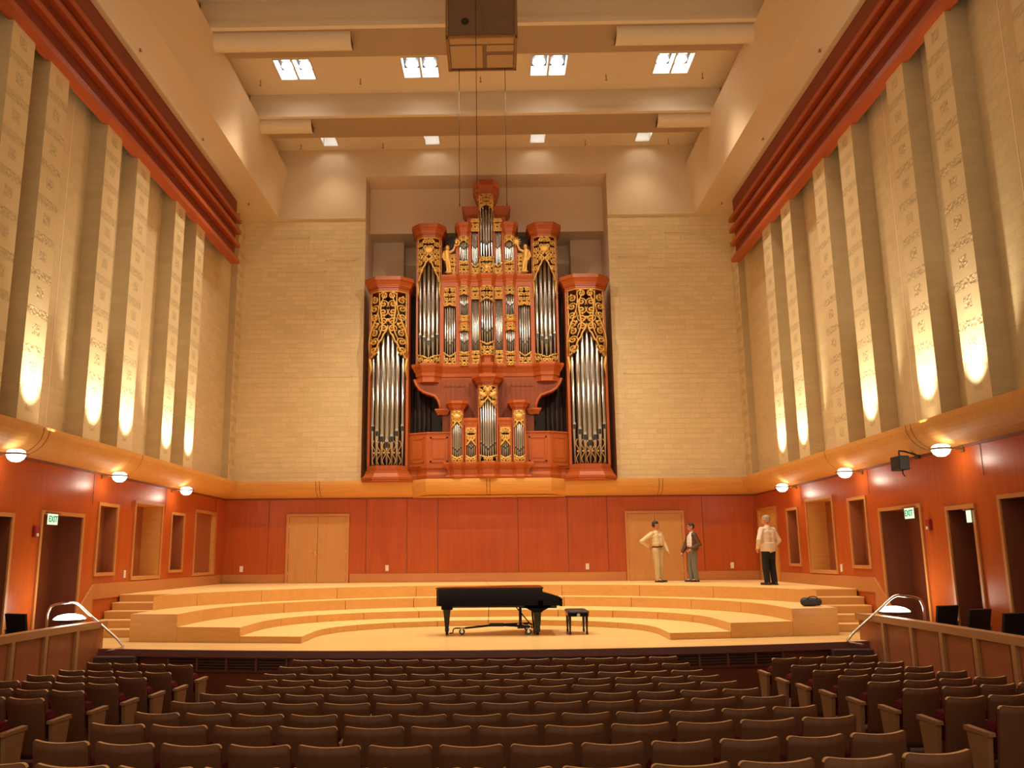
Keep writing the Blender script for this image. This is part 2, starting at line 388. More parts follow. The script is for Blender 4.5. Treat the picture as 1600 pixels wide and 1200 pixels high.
def holes(op, sx, kinds):
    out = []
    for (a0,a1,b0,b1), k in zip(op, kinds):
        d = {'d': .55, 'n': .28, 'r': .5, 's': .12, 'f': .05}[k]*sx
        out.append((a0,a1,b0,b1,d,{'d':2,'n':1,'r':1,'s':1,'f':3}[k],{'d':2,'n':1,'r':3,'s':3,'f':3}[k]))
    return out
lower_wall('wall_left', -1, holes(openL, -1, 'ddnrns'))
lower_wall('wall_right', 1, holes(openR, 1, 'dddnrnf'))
def back_trim(i, bits, mat='trim'):
    mb = MB()
    for b in bits: mb.box(*b)
    return struct(mb, 'trim_%d' % i, mat)
tn = 2
for op, sx in ((openL,-1),(openR,1)):
    for (a0,a1,b0,b1) in op:
        w = .075; x0, x1 = sx*(W-.035), sx*(W-.002); low = b0 < 1.5
        bits = [(x0,x1,a0-w,a0,b0-(0 if low else w),b1+w),(x0,x1,a1,a1+w,b0-(0 if low else w),b1+w),(x0,x1,a0,a1,b1,b1+w)]
        if not low: bits.append((x0,x1,a0,a1,b0-w,b0))
        back_trim(tn, bits); tn += 1
mb = MB(); panel(mb, 'y', YB, -W, W, 0, LED0+.05, []); struct(mb, 'wall_back', ['cherry'], (0,YB,0))
# panel seams: fine dark reveals
def seam(name, bits):
    mb = MB()
    for b in bits: mb.box(*b)
    return struct(mb, name, 'dark_open')
bits = [(x-SEAM,x+SEAM,YB-.006,YB+.01,TOP[3],LED0) for x in (-7.24,-4.03,-2.69,-1.68,.94,2.56,3.85,6.95)]
for y in (19.1,23.35,27.6): bits.append((-W-.01,-W+.006,y-SEAM,y+SEAM,dz(1.17) if y < 26 else dz(1.4),LED0))
for y in (19.9,24.3,15.2): bits.append((W-.006,W+.01,y-SEAM,y+SEAM,dz(1.3),LED0))
seam('trim_%d' % tn, bits); tn += 1
bits = [(-W,W,YB-.02,YB,LED0-.05,LED0),(-W,-W+.02,YF,YB,LED0-.05,LED0),(W-.02,W,YF,YB,LED0-.05,LED0)]
seam('trim_%d' % tn, bits); tn += 1
# baseboards
BT = dz(-.55)
mb = MB()
for x0, x1 in ((-W,-6.66),(-4.54,4.40),(6.34,W)): mb.box(x0, x1, YB-.03, YB-.002, TOP[3], BT)
struct(mb, 'baseboard_back', 'base')
for sx, ys in ((-1, ((19.4,28.57),)), (1, ((20.0,26.5),(28.43,28.57)))):
    mb = MB()
    for y0, y1 in ys: mb.box(sx*(W-.03), sx*(W-.002), y0, y1, TOP[3]-.05, BT)
    y0 = ys[0][0]
    mb.add([(sx*(W-.03),y0,BT),(sx*(W-.03),y0-1.3,BT-1.05),(sx*(W-.03),y0-1.0,BT-1.25),(sx*(W-.03),y0,TOP[3]-.35),(sx*(W-.002),y0,BT),(sx*(W-.002),y0-1.3,BT-1.05),(sx*(W-.002),y0-1.0,BT-1.25),(sx*(W-.002),y0,TOP[3]-.35)],
           [(0,1,2,3),(4,7,6,5),(0,4,5,1),(1,5,6,2),(2,6,7,3)])
    struct(mb, 'baseboard_left' if sx < 0 else 'baseboard_right', 'base')
# double doors in the back wall
def double_door(i, x0, x1, ztop):
    r = empty('door_%d' % i, ((x0+x1)/2, YB-.03, TOP[3])); r['kind'] = 'structure'
    f = MB(); w = .085
    f.box(x0,x0+w,YB-.07,YB-.002,TOP[3],ztop); f.box(x1-w,x1,YB-.07,YB-.002,TOP[3],ztop); f.box(x0+w,x1-w,YB-.07,YB-.002,ztop-w,ztop)
    f.build('door_frame', 'trim', r); xm = (x0+x1)/2
    for s, (a, b) in ((-1,(x0+w+.006,xm-.006)),(1,(xm+.006,x1-w-.006))):
        d = MB(); d.box(a,b,YB-.045,YB-.004,TOP[3]+.01,ztop-w-.006); lf = d.build('door_leaf', 'door', r)
        h = MB()
        for zz in (.25,.95,1.75): h.box((a if s < 0 else b)-.012,(a if s < 0 else b)+.012,YB-.055,YB-.045,TOP[3]+zz,TOP[3]+zz+.1)
        h.build('hinges', 'brass', lf)
    h = MB(); h.box(xm-.07,xm-.03,YB-.055,YB-.045,TOP[3]+.88,TOP[3]+1.02); h.tube([(xm-.05,YB-.05,TOP[3]+.95),(xm-.05,YB-.10,TOP[3]+.95),(xm-.15,YB-.10,TOP[3]+.95)], .012, 8); h.build('door_handle', 'brass', r)
double_door(1, -6.64, -4.58, dz(1.38)); double_door(2, 4.42, 6.34, dz(1.39))

# ---- the projecting wooden ledge running round three walls, bulging under the organ
def ledge_path(p): return [(-W+p,YF),(-W+p,YB-p),(-2.5,YB-p),(-2.0,YB-p-.5*min(1,p/.35)),(2.0,YB-p-.5*min(1,p/.35)),(2.5,YB-p),(W-p,YB-p),(W-p,YF)]
prof = [(.02,LED0)]+[(.02+.53*sin(pi/2*k/9), LED0+.50*(1-cos(pi/2*k/9))) for k in range(1,10)]+[(.55,LED1+.01),(.47,LED1+.01),(.47,LED1-.10),(.0,LED1-.10)]
mb = MB(); n = 8; b = mb.add([(x,y,z) for p, z in prof for x, y in ledge_path(p)], [])
for i in range(len(prof)-1):
    for j in range(n-1):
        mb.f.append([b+i*n+j,b+i*n+j+1,b+(i+1)*n+j+1,b+(i+1)*n+j]); mb.m.append(0); mb.sm.append(False)
mb.mi = 1
def groove(fn):
    for k in range(9):
        (p0,z0),(p1,z1) = prof[k],prof[k+1]; d = .006
        a = fn(p0+d); c = fn(p1+d); w = .008
        if a[2] == 'x': mb.quad((a[0],a[1]-w,z0-.004),(a[0],a[1]+w,z0-.004),(c[0],c[1]+w,z1),(c[0],c[1]-w,z1))
        else: mb.quad((a[0]-w,a[1],z0-.004),(a[0]+w,a[1],z0-.004),(c[0]+w,c[1],z1),(c[0]-w,c[1],z1))
for y in (15.75,15.95,20.3): groove(lambda p, y=y: (-W+p,y,'x'))
for y in (16.5,16.7,12.6,20.9): groove(lambda p, y=y: (W-p,y,'x'))
for x in (-5.62,-5.5,5.5,5.62): groove(lambda p, x=x: (x,YB-p,'y'))
for x in (-.06,.04): groove(lambda p, x=x: (x,YB-p-.5*min(1,p/.35),'y'))
mb.mi = 0
mb.slab([(-2.5,YB-.02),(-2.0,YB-.52),(2.0,YB-.52),(2.5,YB-.02)], LED0-.03, LED0+.01)
struct(mb, 'trim_%d' % tn, ['honey','apron'], (0,20,LED0)); tn += 1
# ---- upper stone walls
for sx in (-1,1):
    mb = MB(); panel(mb, 'x', sx*W, YF, YB, LED1-.3, SOF+.2, []); struct(mb, 'wall_left_upper' if sx < 0 else 'wall_right_upper', 'stone', (sx*W,15,LED1))
NX, NZ = 4.24, 15.82
mb = MB(); panel(mb, 'y', YB, -W, W, LED1-.3, SOF, [(-NX,NX,LED1-.3,SOF,0,0,0)])
mb.mi = 1
for s in (-1,1): mb.quad((s*NX,YB,LED1-.1),(s*NX,YB,SOF),(s*NX,31.2,SOF),(s*NX,31.2,LED1-.1))
struct(mb, 'wall_back_upper', ['stoneback','plasterdk'], (0,YB,LED1))
# a few larger raised frames in the mosaic of the back wall
mb = MB()
for s in (-1,1):
    for (x0,x1,z0,z1) in ((4.55,5.6,10.2,12.75),(5.6,7.6,9.1,12.35),(4.6,7.3,6.1,8.6),(6.2,8.0,12.5,13.6)):
        for b_ in ((x0,x1,z1-.035,z1),(x0,x0+.035,z0,z1)): mb.box(s*b_[0],s*b_[1],YB-.012,YB+.01,b_[2],b_[3])
struct(mb, 'trim_%d' % tn, 'stoneback'); tn += 1
mb = MB(); panel(mb, 'y', YB-.04, -W, W, SOF, COF+.1, [(-NX,NX,SOF,NZ,0,0,0)]); mb.quad((-W,YB-.04,SOF),(-NX,YB-.04,SOF),(-NX,YB,SOF),(-W,YB,SOF)); mb.quad((W,YB-.04,SOF),(NX,YB-.04,SOF),(NX,YB,SOF),(W,YB,SOF))
for s in (-1,1): mb.quad((s*NX,YB-.04,SOF),(s*NX,YB-.04,NZ),(s*NX,29.75,NZ),(s*NX,29.75,SOF))
struct(mb, 'wall_back_plaster', 'plaster', (0,YB,SOF))
# organ niche: header panel, deep back, soffit, side piers
mb = MB(); mb.quad((-NX,YB-.04,NZ),(NX,YB-.04,NZ),(NX,29.75,NZ),(-NX,29.75,NZ)); mb.quad((-NX,29.7,14.1),(NX,29.7,14.1),(NX,29.7,NZ),(-NX,29.7,NZ)); mb.quad((-NX,29.7,14.1),(NX,29.7,14.1),(NX,31.2,14.1),(-NX,31.2,14.1))
mb.quad((-NX,31.2,LED1-.1),(NX,31.2,LED1-.1),(NX,31.2,14.1),(-NX,31.2,14.1))
for s in (-1,1): mb.box(s*NX,s*3.1,30.6,31.2,LED1,14.1)
mb.quad((-NX,YB,LED1-.1),(NX,YB,LED1-.1),(NX,31.2,LED1-.1),(-NX,31.2,LED1-.1))
struct(mb, 'wall_niche', 'plasterdk', (0,30,LED1))
# ---- pilasters
PL = [(9.2,9.95),(10.9,11.6),(13.75,14.5),(15.08,15.82),(17.59,18.35),(19.24,20.0),(21.78,22.49),(23.43,24.12)]
PR = [(9.8,10.5),(11.5,12.2),(13.99,14.74),(15.64,16.36),(18.14,18.9),(19.81,20.55),(22.31,23.06),(24.0,24.76)]
PX = 8.32
for lst, sx in ((PL,-1),(PR,1)):
    for a, b_ in lst+[(27.95,28.59)]:
        xx = PX if a < 27 else 8.48
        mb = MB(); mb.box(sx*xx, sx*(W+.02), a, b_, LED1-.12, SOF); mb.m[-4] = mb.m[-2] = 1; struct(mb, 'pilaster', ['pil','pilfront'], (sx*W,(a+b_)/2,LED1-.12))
# vertical joint in the wall beyond each pair
mb = MB()
for y in (16.8,20.9,12.5,25.2): mb.box(-W-.01,-W+.006,y-.015,y+.015,LED1,SOF)
for y in (17.35,21.4,13.1,25.8): mb.box(W-.006,W+.01,y-.015,y+.015,LED1,SOF)
struct(mb, 'trim_%d' % tn, 'plasterdk'); tn += 1
# ---- ceiling: soffits, fascias, beams, coffers
for s in (-1,1):
    mb = MB()
    mb.quad((s*W,YF,SOF),(s*7.28,YF,SOF),(s*7.28,YB-.04,SOF),(s*W,YB-.04,SOF))
    mb.quad((s*7.28,YF,SOF),(s*7.05,YF,ZC),(s*7.05,YB-.04,ZC),(s*7.28,YB-.04,SOF))
    mb.quad((s*7.05,YF,ZC),(s*7.05,YB-.04,ZC),(s*7.4,YB-.04,ZC+.05),(s*7.4,YF,ZC+.05))
    mb.quad((s*7.4,YF,ZC+.05),(s*7.4,YB-.04,ZC+.05),(s*7.4,YB-.04,COF+.1),(s*7.4,YF,COF+.1))
    struct(mb, 'ceiling_soffit', 'plaster', (s*7.8,15,SOF))
for y in (10.8,15.5,20.1,24.75):
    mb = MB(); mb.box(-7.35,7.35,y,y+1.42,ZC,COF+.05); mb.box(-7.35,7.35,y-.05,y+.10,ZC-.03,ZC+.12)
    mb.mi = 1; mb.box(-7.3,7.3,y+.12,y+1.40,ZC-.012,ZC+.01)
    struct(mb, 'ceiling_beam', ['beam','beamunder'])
FIXA = [(-5.62,23.35),(-1.88,23.35),(1.93,23.35),(5.62,23.35)]; FIXB = [(-5.45,27.75),(-1.86,27.75),(1.82,27.75),(5.5,27.75)]
hs = [(x-.52,x+.52,y-.55,y+.5,.42,1,1) for x, y in FIXA]+[(x-.25,x+.25,y-.5,y+.45,.42,1,1) for x, y in FIXB]
mb = MB(); panel(mb, 'z', COF, -7.4, 7.4, YF, YB, hs); struct(mb, 'ceiling', ['beam','housing'], (0,15,COF))
# ---- louvre boards along the top of the side walls
for sx, y1 in ((-1,27.0),(1,27.5)):
    mb = MB(); mb.box(sx*8.28, sx*8.31, YF, y1-.1, 12.2, SOF-.02); struct(mb, 'trim_%d' % tn, 'raildk', (sx*W,15,12.5)); tn += 1
    for k, z in enumerate((12.08,12.62,13.09,13.47)):
        mb = MB(); x0, x1 = sx*(8.42 if k == 0 else 8.275), sx*8.13
        mb.add([(x0,YF,z),(x1,YF,z+.0),(x1,YF,z+.13),(x0,YF,z+.10),(x0,y1,z),(x1,y1,z),(x1,y1,z+.13),(x0,y1,z+.10)],
               [(0,1,2,3),(4,7,6,5),(0,4,5,1),(1,5,6,2),(2,6,7,3),(3,7,4,0)])
        t = mb.build('louvre_board', 'rail', None, (sx*8.25,15,z))
        side = 'left' if sx < 0 else 'right'
        tag(t, 'red-brown horizontal louvre board high on the %s stone wall, %s of four' % (side, ['lowest','second from bottom','second from top','topmost'][k]), 'louvre board', 'louvre boards under the soffit')
# ---- acoustic tubes hung under the beams
for (s, xa, y, r, lab) in ((-1,-3.45,20.62,.31,'front beam, left end'),(1,3.5,20.62,.31,'front beam, right end'),(-1,-5.45,25.2,.29,'rear beam, left end'),(1,5.42,25.2,.29,'rear beam, right end')):
    t = empty('ceiling_tube', ((xa+s*7.1)/2,y,ZC-.3), 'long cream half-round tube under the '+lab+' of the ceiling', 'tube', 'tubes under the ceiling beams')
    mb = MB(); mb.tube([(xa,y,ZC-.02),(s*7.12,y,ZC-.02)], r, 28, False); mb.build('tube_shell', 'beam', t)
    mb = MB(); mb.cyl((xa+s*.03,y,ZC-.02),(xa+s*.05,y,ZC-.02), r*.97, None, 28); mb.build('open_end', 'dark_open', t)  # dark disc paints in the unlit inside of the tube
# ---- recessed ceiling lights
for i, (x, y) in enumerate(FIXA):
    t = empty('ceiling_light', (x,y,COF), 'bright square four-lamp ceiling light in the front coffer, %s from the left' % ORD[i], 'ceiling light', 'four-lamp ceiling lights')
    f = MB()
    for b_ in ((x-.56,x+.56,y-.59,y-.55),(x-.56,x+.56,y+.5,y+.54),(x-.56,x-.52,y-.55,y+.5),(x+.52,x+.56,y-.55,y+.5)): f.box(*b_,COF-.02,COF+.01)
    f.box(x-.03,x+.03,y-.55,y+.5,COF-.01,COF+.4)
    f.build('frame', 'housing', t)
    bk = MB(); bk.box(x-.51,x+.51,y-.54,y+.49,COF+.30,COF+.34); bk.build('lamp_plate', 'blackmat', t)
    for dx in (-.27,.27):
        for dy in (-.27,.22):
            d = MB(); d.lathe(x+dx,y+dy,[(.17,COF+.30),(.19,COF+.24),(.15,COF+.215),(.001,COF+.205)],20,False); d.build('lamp', 'discglow', t)
for i, (x, y) in enumerate(FIXB):
    t = empty('ceiling_light', (x,y,COF), 'small single-lamp ceiling light in the rear coffer above the organ, %s from the left' % ORD[i], 'ceiling light', 'single-lamp ceiling lights')
    f = MB()
    for b_ in ((x-.29,x+.29,y-.54,y-.5),(x-.29,x+.29,y+.45,y+.49),(x-.29,x-.25,y-.5,y+.45),(x+.25,x+.29,y-.5,y+.45)): f.box(*b_,COF-.02,COF+.01)
    f.build('frame', 'housing', t)
    bk = MB(); bk.box(x-.24,x+.24,y-.49,y+.44,COF+.32,COF+.36); bk.build('lamp_plate', 'blackmat', t)
    d = MB(); d.lathe(x,y-.22,[(.17,COF+.32),(.18,COF+.22),(.14,COF+.19),(.001,COF+.18)],20,False); d.build('lamp', 'discglow', t)
# ---- sprinkler heads
SPR = [(-7.95,18.1,SOF,'left soffit, nearest the seats'),(-7.95,22.5,SOF,'left soffit, middle'),(-7.95,27.1,SOF,'left soffit, by the back wall'),(7.97,18.6,SOF,'right soffit, nearest the seats'),(7.97,23.0,SOF,'right soffit, middle'),(7.97,27.6,SOF,'right soffit, by the back wall'),
       (-3.75,23.9,COF,'front coffer, left of centre'),(-.1,23.9,COF,'front coffer, centre'),(3.7,23.9,COF,'front coffer, right of centre'),(6.6,23.9,COF,'front coffer, right end'),(-6.8,23.9,COF,'front coffer, left end'),
       (-6.5,28.1,COF,'rear coffer, left end'),(-3.6,28.1,COF,'rear coffer, left of centre'),(3.5,28.1,COF,'rear coffer, right of centre'),(6.4,28.1,COF,'rear coffer, right end')]
for x, y, z, lab in SPR:
    mb = MB(); L_ = .04 if z == SOF else .16
    mb.cyl((x,y,z),(x,y,z-L_),.012,None,8); mb.lathe(x,y,[(.012,z-L_),(.035,z-L_-.01),(.035,z-L_-.022),(.01,z-L_-.03)],10)
    tag(mb.build('ceiling_sprinkler', 'lampmetal'), 'tiny sprinkler head on the '+lab, 'sprinkler', 'sprinklers')

# ---- stage risers: four curved tiers built from wedge-shaped platforms
TIER = [(3.67,17.85,19.0,21.85,2.15),(4.95,18.05,19.2,23.0,2.3),(6.32,18.35,19.4,24.7,2.1),(7.36,19.75,19.85,25.5,1.85)]
def front_pts(k, n):
    a, yf, ys, ya, e = TIER[k]; yskew = lambda x: .035*x
    out = []
    for i in range(n+1):                       # angle parameter from the left end round the apex
        t = -1+2*i/n; ang = abs(t)*pi/2
        x = a*(sin(ang)**(2/e))*(1 if t > 0 else -1); y = ys+(ya-ys)*(max(0,cos(ang))**(2/e))
        out.append((x, y+yskew(x)))
    return [(-a,yf+yskew(-a))]+out+[(a,yf+yskew(a))]
lerp_ = lambda a, b, t: a+(b-a)*t
def back_pts(k, n):
    if k < 2: return front_pts(k+1, n)
    if k == 2:
        p = front_pts(3, n); return [(p[0][0],18.55-.25)]+p[1:-1]+[(p[-1][0],18.62+.22)]
    m = n+3-14; res = []                       # rectangle of the top floor, stepped round the side stairs
    corners = [(-8.66,21.6),(-8.66,28.55),(8.66,28.55),(8.66,21.9)]
    lens = [hypot(corners[i+1][0]-corners[i][0], corners[i+1][1]-corners[i][1]) for i in range(3)]; T = sum(lens)
    for i in range(m):
        d = T*i/(m-1); j = 0
        while j < 2 and d > lens[j]: d -= lens[j]; j += 1
        f = d/lens[j]; res.append((corners[j][0]+(corners[j+1][0]-corners[j][0])*f, corners[j][1]+(corners[j+1][1]-corners[j][1])*f))
    hug = lambda s, y0, y1: [(s*7.366,lerp_(y0,y1,q/5)) for q in range(6)]+[(s*8.66,y1)]
    return hug(-1,19.5,21.2)+res+hug(1,20.0,21.42)[::-1]
TNAME = ['lowest','second','third','top']
NSEG = 10
for k in range(4):
    n = 40; fp = front_pts(k, n); bp_ = back_pts(k, n); z1 = TOP[k]
    cuts = [0]+[1+int(round(n*j/NSEG)) for j in range(1,NSEG)]+[n+2]
    for j in range(NSEG):
        i0, i1 = cuts[j], cuts[j+1]
        f = fp[i0:i1+1]; b_ = bp_[i0:i1+1]
        if k == 3 and j in (0, NSEG-1):
            pass
        g = .007
        def shrink(p, q):   # tiny gap between neighbouring wedges
            d = Vector((q[0]-p[0], q[1]-p[1])); L_ = d.length or 1; return (p[0]+d.x/L_*g, p[1]+d.y/L_*g)
        f = [shrink(f[0], f[1])]+f[1:-1]+[shrink(f[-1], f[-2])]; b_ = [shrink(b_[0], b_[1])]+b_[1:-1]+[shrink(b_[-1], b_[-2])]
        # keep just clear of the tier behind
        b2 = []
        for p, q in zip(b_, f):
            d = Vector((q[0]-p[0], q[1]-p[1])); L_ = d.length or 1; b2.append((p[0]+d.x/L_*.006, p[1]+d.y/L_*.006))
        poly = f+b2[::-1]
        mb = MB(); nn = len(f)
        lo, hi = STG+.003, z1
        base = mb.add([(x,y,lo) for x,y in poly]+[(x,y,hi) for x,y in poly], [])
        N_ = len(poly)
        for i in range(N_):
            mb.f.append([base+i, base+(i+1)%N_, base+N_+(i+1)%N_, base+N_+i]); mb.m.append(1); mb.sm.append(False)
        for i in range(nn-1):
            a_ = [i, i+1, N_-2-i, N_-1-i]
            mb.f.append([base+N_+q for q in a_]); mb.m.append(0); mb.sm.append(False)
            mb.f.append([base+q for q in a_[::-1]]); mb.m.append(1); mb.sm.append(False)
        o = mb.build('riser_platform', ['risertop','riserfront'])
        lab = 'curved pale wood riser platform in the %s tier, ' % TNAME[k]+('at the left end' if j == 0 else 'at the right end' if j == NSEG-1 else '%s from the left' % ORD[j])
        tag(o, lab, 'riser', '%s tier of stage risers' % TNAME[k])
# ---- steps at both ends of the risers
for sx in (-1,1):
    mb = MB(); y0 = 19.35+(.12 if sx > 0 else -.1)
    for k in range(5):
        yy = y0+.38*k; mb.mi = 1; mb.box(sx*7.375, sx*8.66, yy, y0+.38*5-.001 if k < 4 else y0+1.9, STG+.004+.17*k-(0 if k == 0 else 0), STG+.17*(k+1)-.02)
        mb.mi = 0; mb.box(sx*7.375, sx*8.66, yy-.02, yy+.38, STG+.17*(k+1)-.02, STG+.17*(k+1))
    o = mb.build('stage_steps', ['risertop','riserfront'])
    tag(o, 'flight of five wooden steps climbing the risers along the %s wall' % ('left' if sx < 0 else 'right'), 'steps', 'wooden steps beside the risers')
# ---- parterre boxes: panelled parapet, box floor
for sx in (-1,1):
    yend = 17.1 if sx < 0 else 17.8
    path = [(7.36,yend),(7.44,yend-.5),(7.50,yend-1.2),(7.53,yend-2.2),(7.54,yend-4),(7.52,yend-7),(7.5,4.0)]
    mb = MB(); ptsL = [(sx*x,y) for x,y in path]; outer = [(sx*(x+.10),y) for x,y in path]
    mb.slab(ptsL+outer[::-1], -.1, 1.33)
    mb.mi = 1
    mb.slab([(sx*(x-.05),y+.04*(i == 0)) for i,(x,y) in enumerate(path)]+[(sx*(x+.16),y+.04*(i == 0)) for i,(x,y) in enumerate(path)][::-1], 1.30, 1.42)
    yy = yend-.9
    while yy > 4.5:
        xx = [path[i][0]+(path[i+1][0]-path[i][0])*(path[i][1]-yy)/(path[i][1]-path[i+1][1]) for i in range(6) if path[i][1] >= yy >= path[i+1][1]][0]
        mb.box(sx*(xx-.05), sx*(xx+.01), yy-.05, yy+.05, -.05, 1.30); yy -= 1.02
    mb.mi = 2; yy = yend-.9  # dark strips paint the shadow recess beside each post
    while yy > 4.5:
        xx = [path[i][0]+(path[i+1][0]-path[i][0])*(path[i][1]-yy)/(path[i][1]-path[i+1][1]) for i in range(6) if path[i][1] >= yy >= path[i+1][1]][0]
        mb.box(sx*(xx-.006), sx*(xx+.006), yy+.05, yy+.17, -.05, 1.30); yy -= 1.02
    struct(mb, 'wall_parapet_left' if sx < 0 else 'wall_parapet_right', ['parapet','parcap','apron'], (sx*7.5,10,0))
    mb = MB(); mb.slab([(sx*7.62,4),(sx*8.69,4),(sx*8.69,yend+1.2),(sx*7.62,yend+1.2)], .55, .70)
    struct(mb, 'floor_box_left' if sx < 0 else 'floor_box_right', 'carpet')
    # carpeted steps up to the stage beside the parapet end
    mb = MB()
    ym = min(stage_edge(sx*6.55),stage_edge(sx*7.3))+.08
    for k in range(4): mb.box(sx*6.55, sx*7.30, ym-1.12+.28*k, ym, .004+.2*k if k else -.05, .2*(k+1))
    o = mb.build('house_steps', 'carpet')
    tag(o, 'purple carpeted steps from the house floor up to the stage, %s side' % ('left' if sx < 0 else 'right'), 'steps', 'carpeted steps up to the stage')
# ================================================================== THE PIPE ORGAN
OY = 28.15                                           # front plane of the main case
def oz(v, Y=OY): return atY(762, v, Y).z
def ox(u, v, Y=OY): return atY(u, v, Y).x+.03
def plan_oct(xc, yf, hw, p, yb, off=0.0):
    return [(xc-hw-off,yb),(xc-hw-off,yf-off*.4),(xc-hw*.5-off*.55,yf-p-off),(xc+hw*.5+off*.55,yf-p-off),(xc+hw+off,yf-off*.4),(xc+hw+off,yb)]
def yfun(xc, yf, hw, p):
    def f(x):
        d = abs(x-xc); return yf-p if d <= hw*.5 else yf-p*(1-(d-hw*.5)/(hw*.5))
    return f
def carve(mb, x0, x1, zlo, zhi, yf, s, edge='lo', thick=.10):
    """openwork scrolls between two height curves, mirrored about the middle"""
    xc = (x0+x1)/2; hw = (x1-x0)/2
    zmin = min(zlo(x0), zlo(xc), zlo(x1)); zmax = max(zhi(x0), zhi(xc), zhi(x1))
    ncol = max(1, int(round(hw/s))); sx_ = hw/ncol; nrow = max(1, int(round((zmax-zmin)/s))); sz_ = (zmax-zmin)/nrow
    rt = s*thick
    for i in range(ncol):
        for j in range(nrow):
            cx = (i+.5)*sx_; cz = zmin+(j+.5+(.42 if i%2 else -.05))*sz_
            if cz-sz_*.1 < zlo(xc+cx) or cz+sz_*.1 > zhi(xc+cx): continue
            a0 = pi*(.25+.5*((i+j)%4)); di = 1 if (i+j)%2 else -1
            for m in (-1,1):
                pts = []
                for q in range(15):
                    t = q/14; a = a0+di*t*2*pi*1.35; r = (1-.78*t)*.52
                    x = xc+m*(cx+sx_*r*cos(a)); pts.append((x, yf(x)-.03-.02*t, cz+sz_*r*sin(a)))
                mb.tube(pts, [rt*(.75+.7*q/14) for q in range(15)], 5, True)
                x = xc+m*(cx+sx_*.42*cos(a0+2.2)); mb.ell((x, yf(x)-.035, cz+sz_*.42*sin(a0+2.2)), (rt*1.7,rt*.9,rt*2.3), 6, 4)
                x = xc+m*(cx+sx_*.5*cos(a0+pi)); mb.tube([(xc+m*cx, yf(xc+m*cx)-.03, cz),(x, yf(x)-.03, cz+sz_*.5*sin(a0+pi))], [rt*1.3, rt*.5], 5)
    for e, fn in (('lo',zlo),('hi',zhi)):
        k = 24; pts = []
        for q in range(k+1):
            x = x0+(x1-x0)*q/k; dz_ = (s*.13*sin(q*2.1+.8) if e == edge else 0); pts.append((x, yf(x)-.03, fn(x)+dz_))
        mb.tube(pts, rt*(1.25 if e == edge else .9), 5)
    for x in (x0+rt, x1-rt): mb.tube([(x,yf(x)-.02,zlo(x)),(x,yf(x)-.02,zhi(x))], rt*1.0, 5)
def pipe_mesh(mb, x, y, r, z0, zm, z1, n=12):
    mb.mi = 0
    mb.lathe(x, y, [(r*.22,z0),(r*.30,z0+.02),(r*.98,zm),(r,zm+.01),(r,z1),(r*.92,z1+.004)], n)
    mb.mi = 1; mb.box(x-r*.62,x+r*.62,y-r*1.03,y-r*.7,zm+r*.1,zm+r*2.3)
    mb.mi = 0; mb.prism([(x-r*.72,zm+r*2.3),(x+r*.72,zm+r*2.3),(x+r*.45,zm+r*3.2),(x,zm+r*3.6),(x-r*.45,zm+r*3.2)], y-r*1.06, y-r*.6)
SMALL = MB()                                          # the tiny pipes of the narrowest flats
def pipes(parent, xc, yf, hw, n, z0, zm, dzm, ztop, fit=.94, org=None, tiny=False, up=True):
    for i in range(n):
        t = (i-(n-1)/2)/(n/2); x = xc+hw*t*.98; r = hw/n*fit*(1 if n < 5 else (1.12-.25*abs(t)))
        zmm = zm+dzm*abs(i-(n-1)/2)
        mb = SMALL if tiny else MB()
        pipe_mesh(mb, x, yf(x)+r+.03, r, z0, zmm, ztop(x)+.12, 8 if tiny else 12)
        if not tiny: mb.build('pipe', ['pipe','pipemouth'], parent)
def cornice(parent, xc, yf, hw, p, yb, z0, z1, fl, name='cornice', inv=False):
    h = z1-z0; pr = [(0,0),(.28,0),(.29,fl*.2),(.37,fl*.2),(.38,fl*.32),(.50,fl*.38),(.62,fl*.58),(.73,fl*.86),(.745,fl),(.88,fl),(.89,fl*.92),(1,fl*.92)]
    if inv: pr = [(1-a, o) for a, o in pr][::-1]
    mb = MB(); mb.loft([plan_oct(xc,yf,hw,p,yb,o) for a, o in pr], [z0+h*a for a, o in pr]); return mb.build(name, 'organ', parent)
def case(parent, xc, yf, hw, yb, z0, z1, st=.075, name='tower_case'):
    mb = MB()
    for s in (-1,1):
        mb.box(xc+s*(hw-st), xc+s*hw, yf-.03, yb, z0, z1)
    mb.mi = 1; mb.box(xc-hw+st, xc+hw-st, yf+.32, yf+.36, z0, z1)
    return mb.build(name, ['organ','organdark'], parent)
organ = empty('pipe_organ', (0,OY,oz(752)), 'great red-brown pipe organ with gilded carvings and silver pipes above the ledge', 'pipe organ')
PART = lambda name, x, y, z: empty(name, (x,y,z), parent=organ)
def lerp(a, b, t): return a+(b-a)*t
def vee(xc, hw, zc, zs, e=1.25): return lambda x: zc-(zc-zs)*min(1,abs(x-xc)/hw)**e
const = lambda z: (lambda x: z)
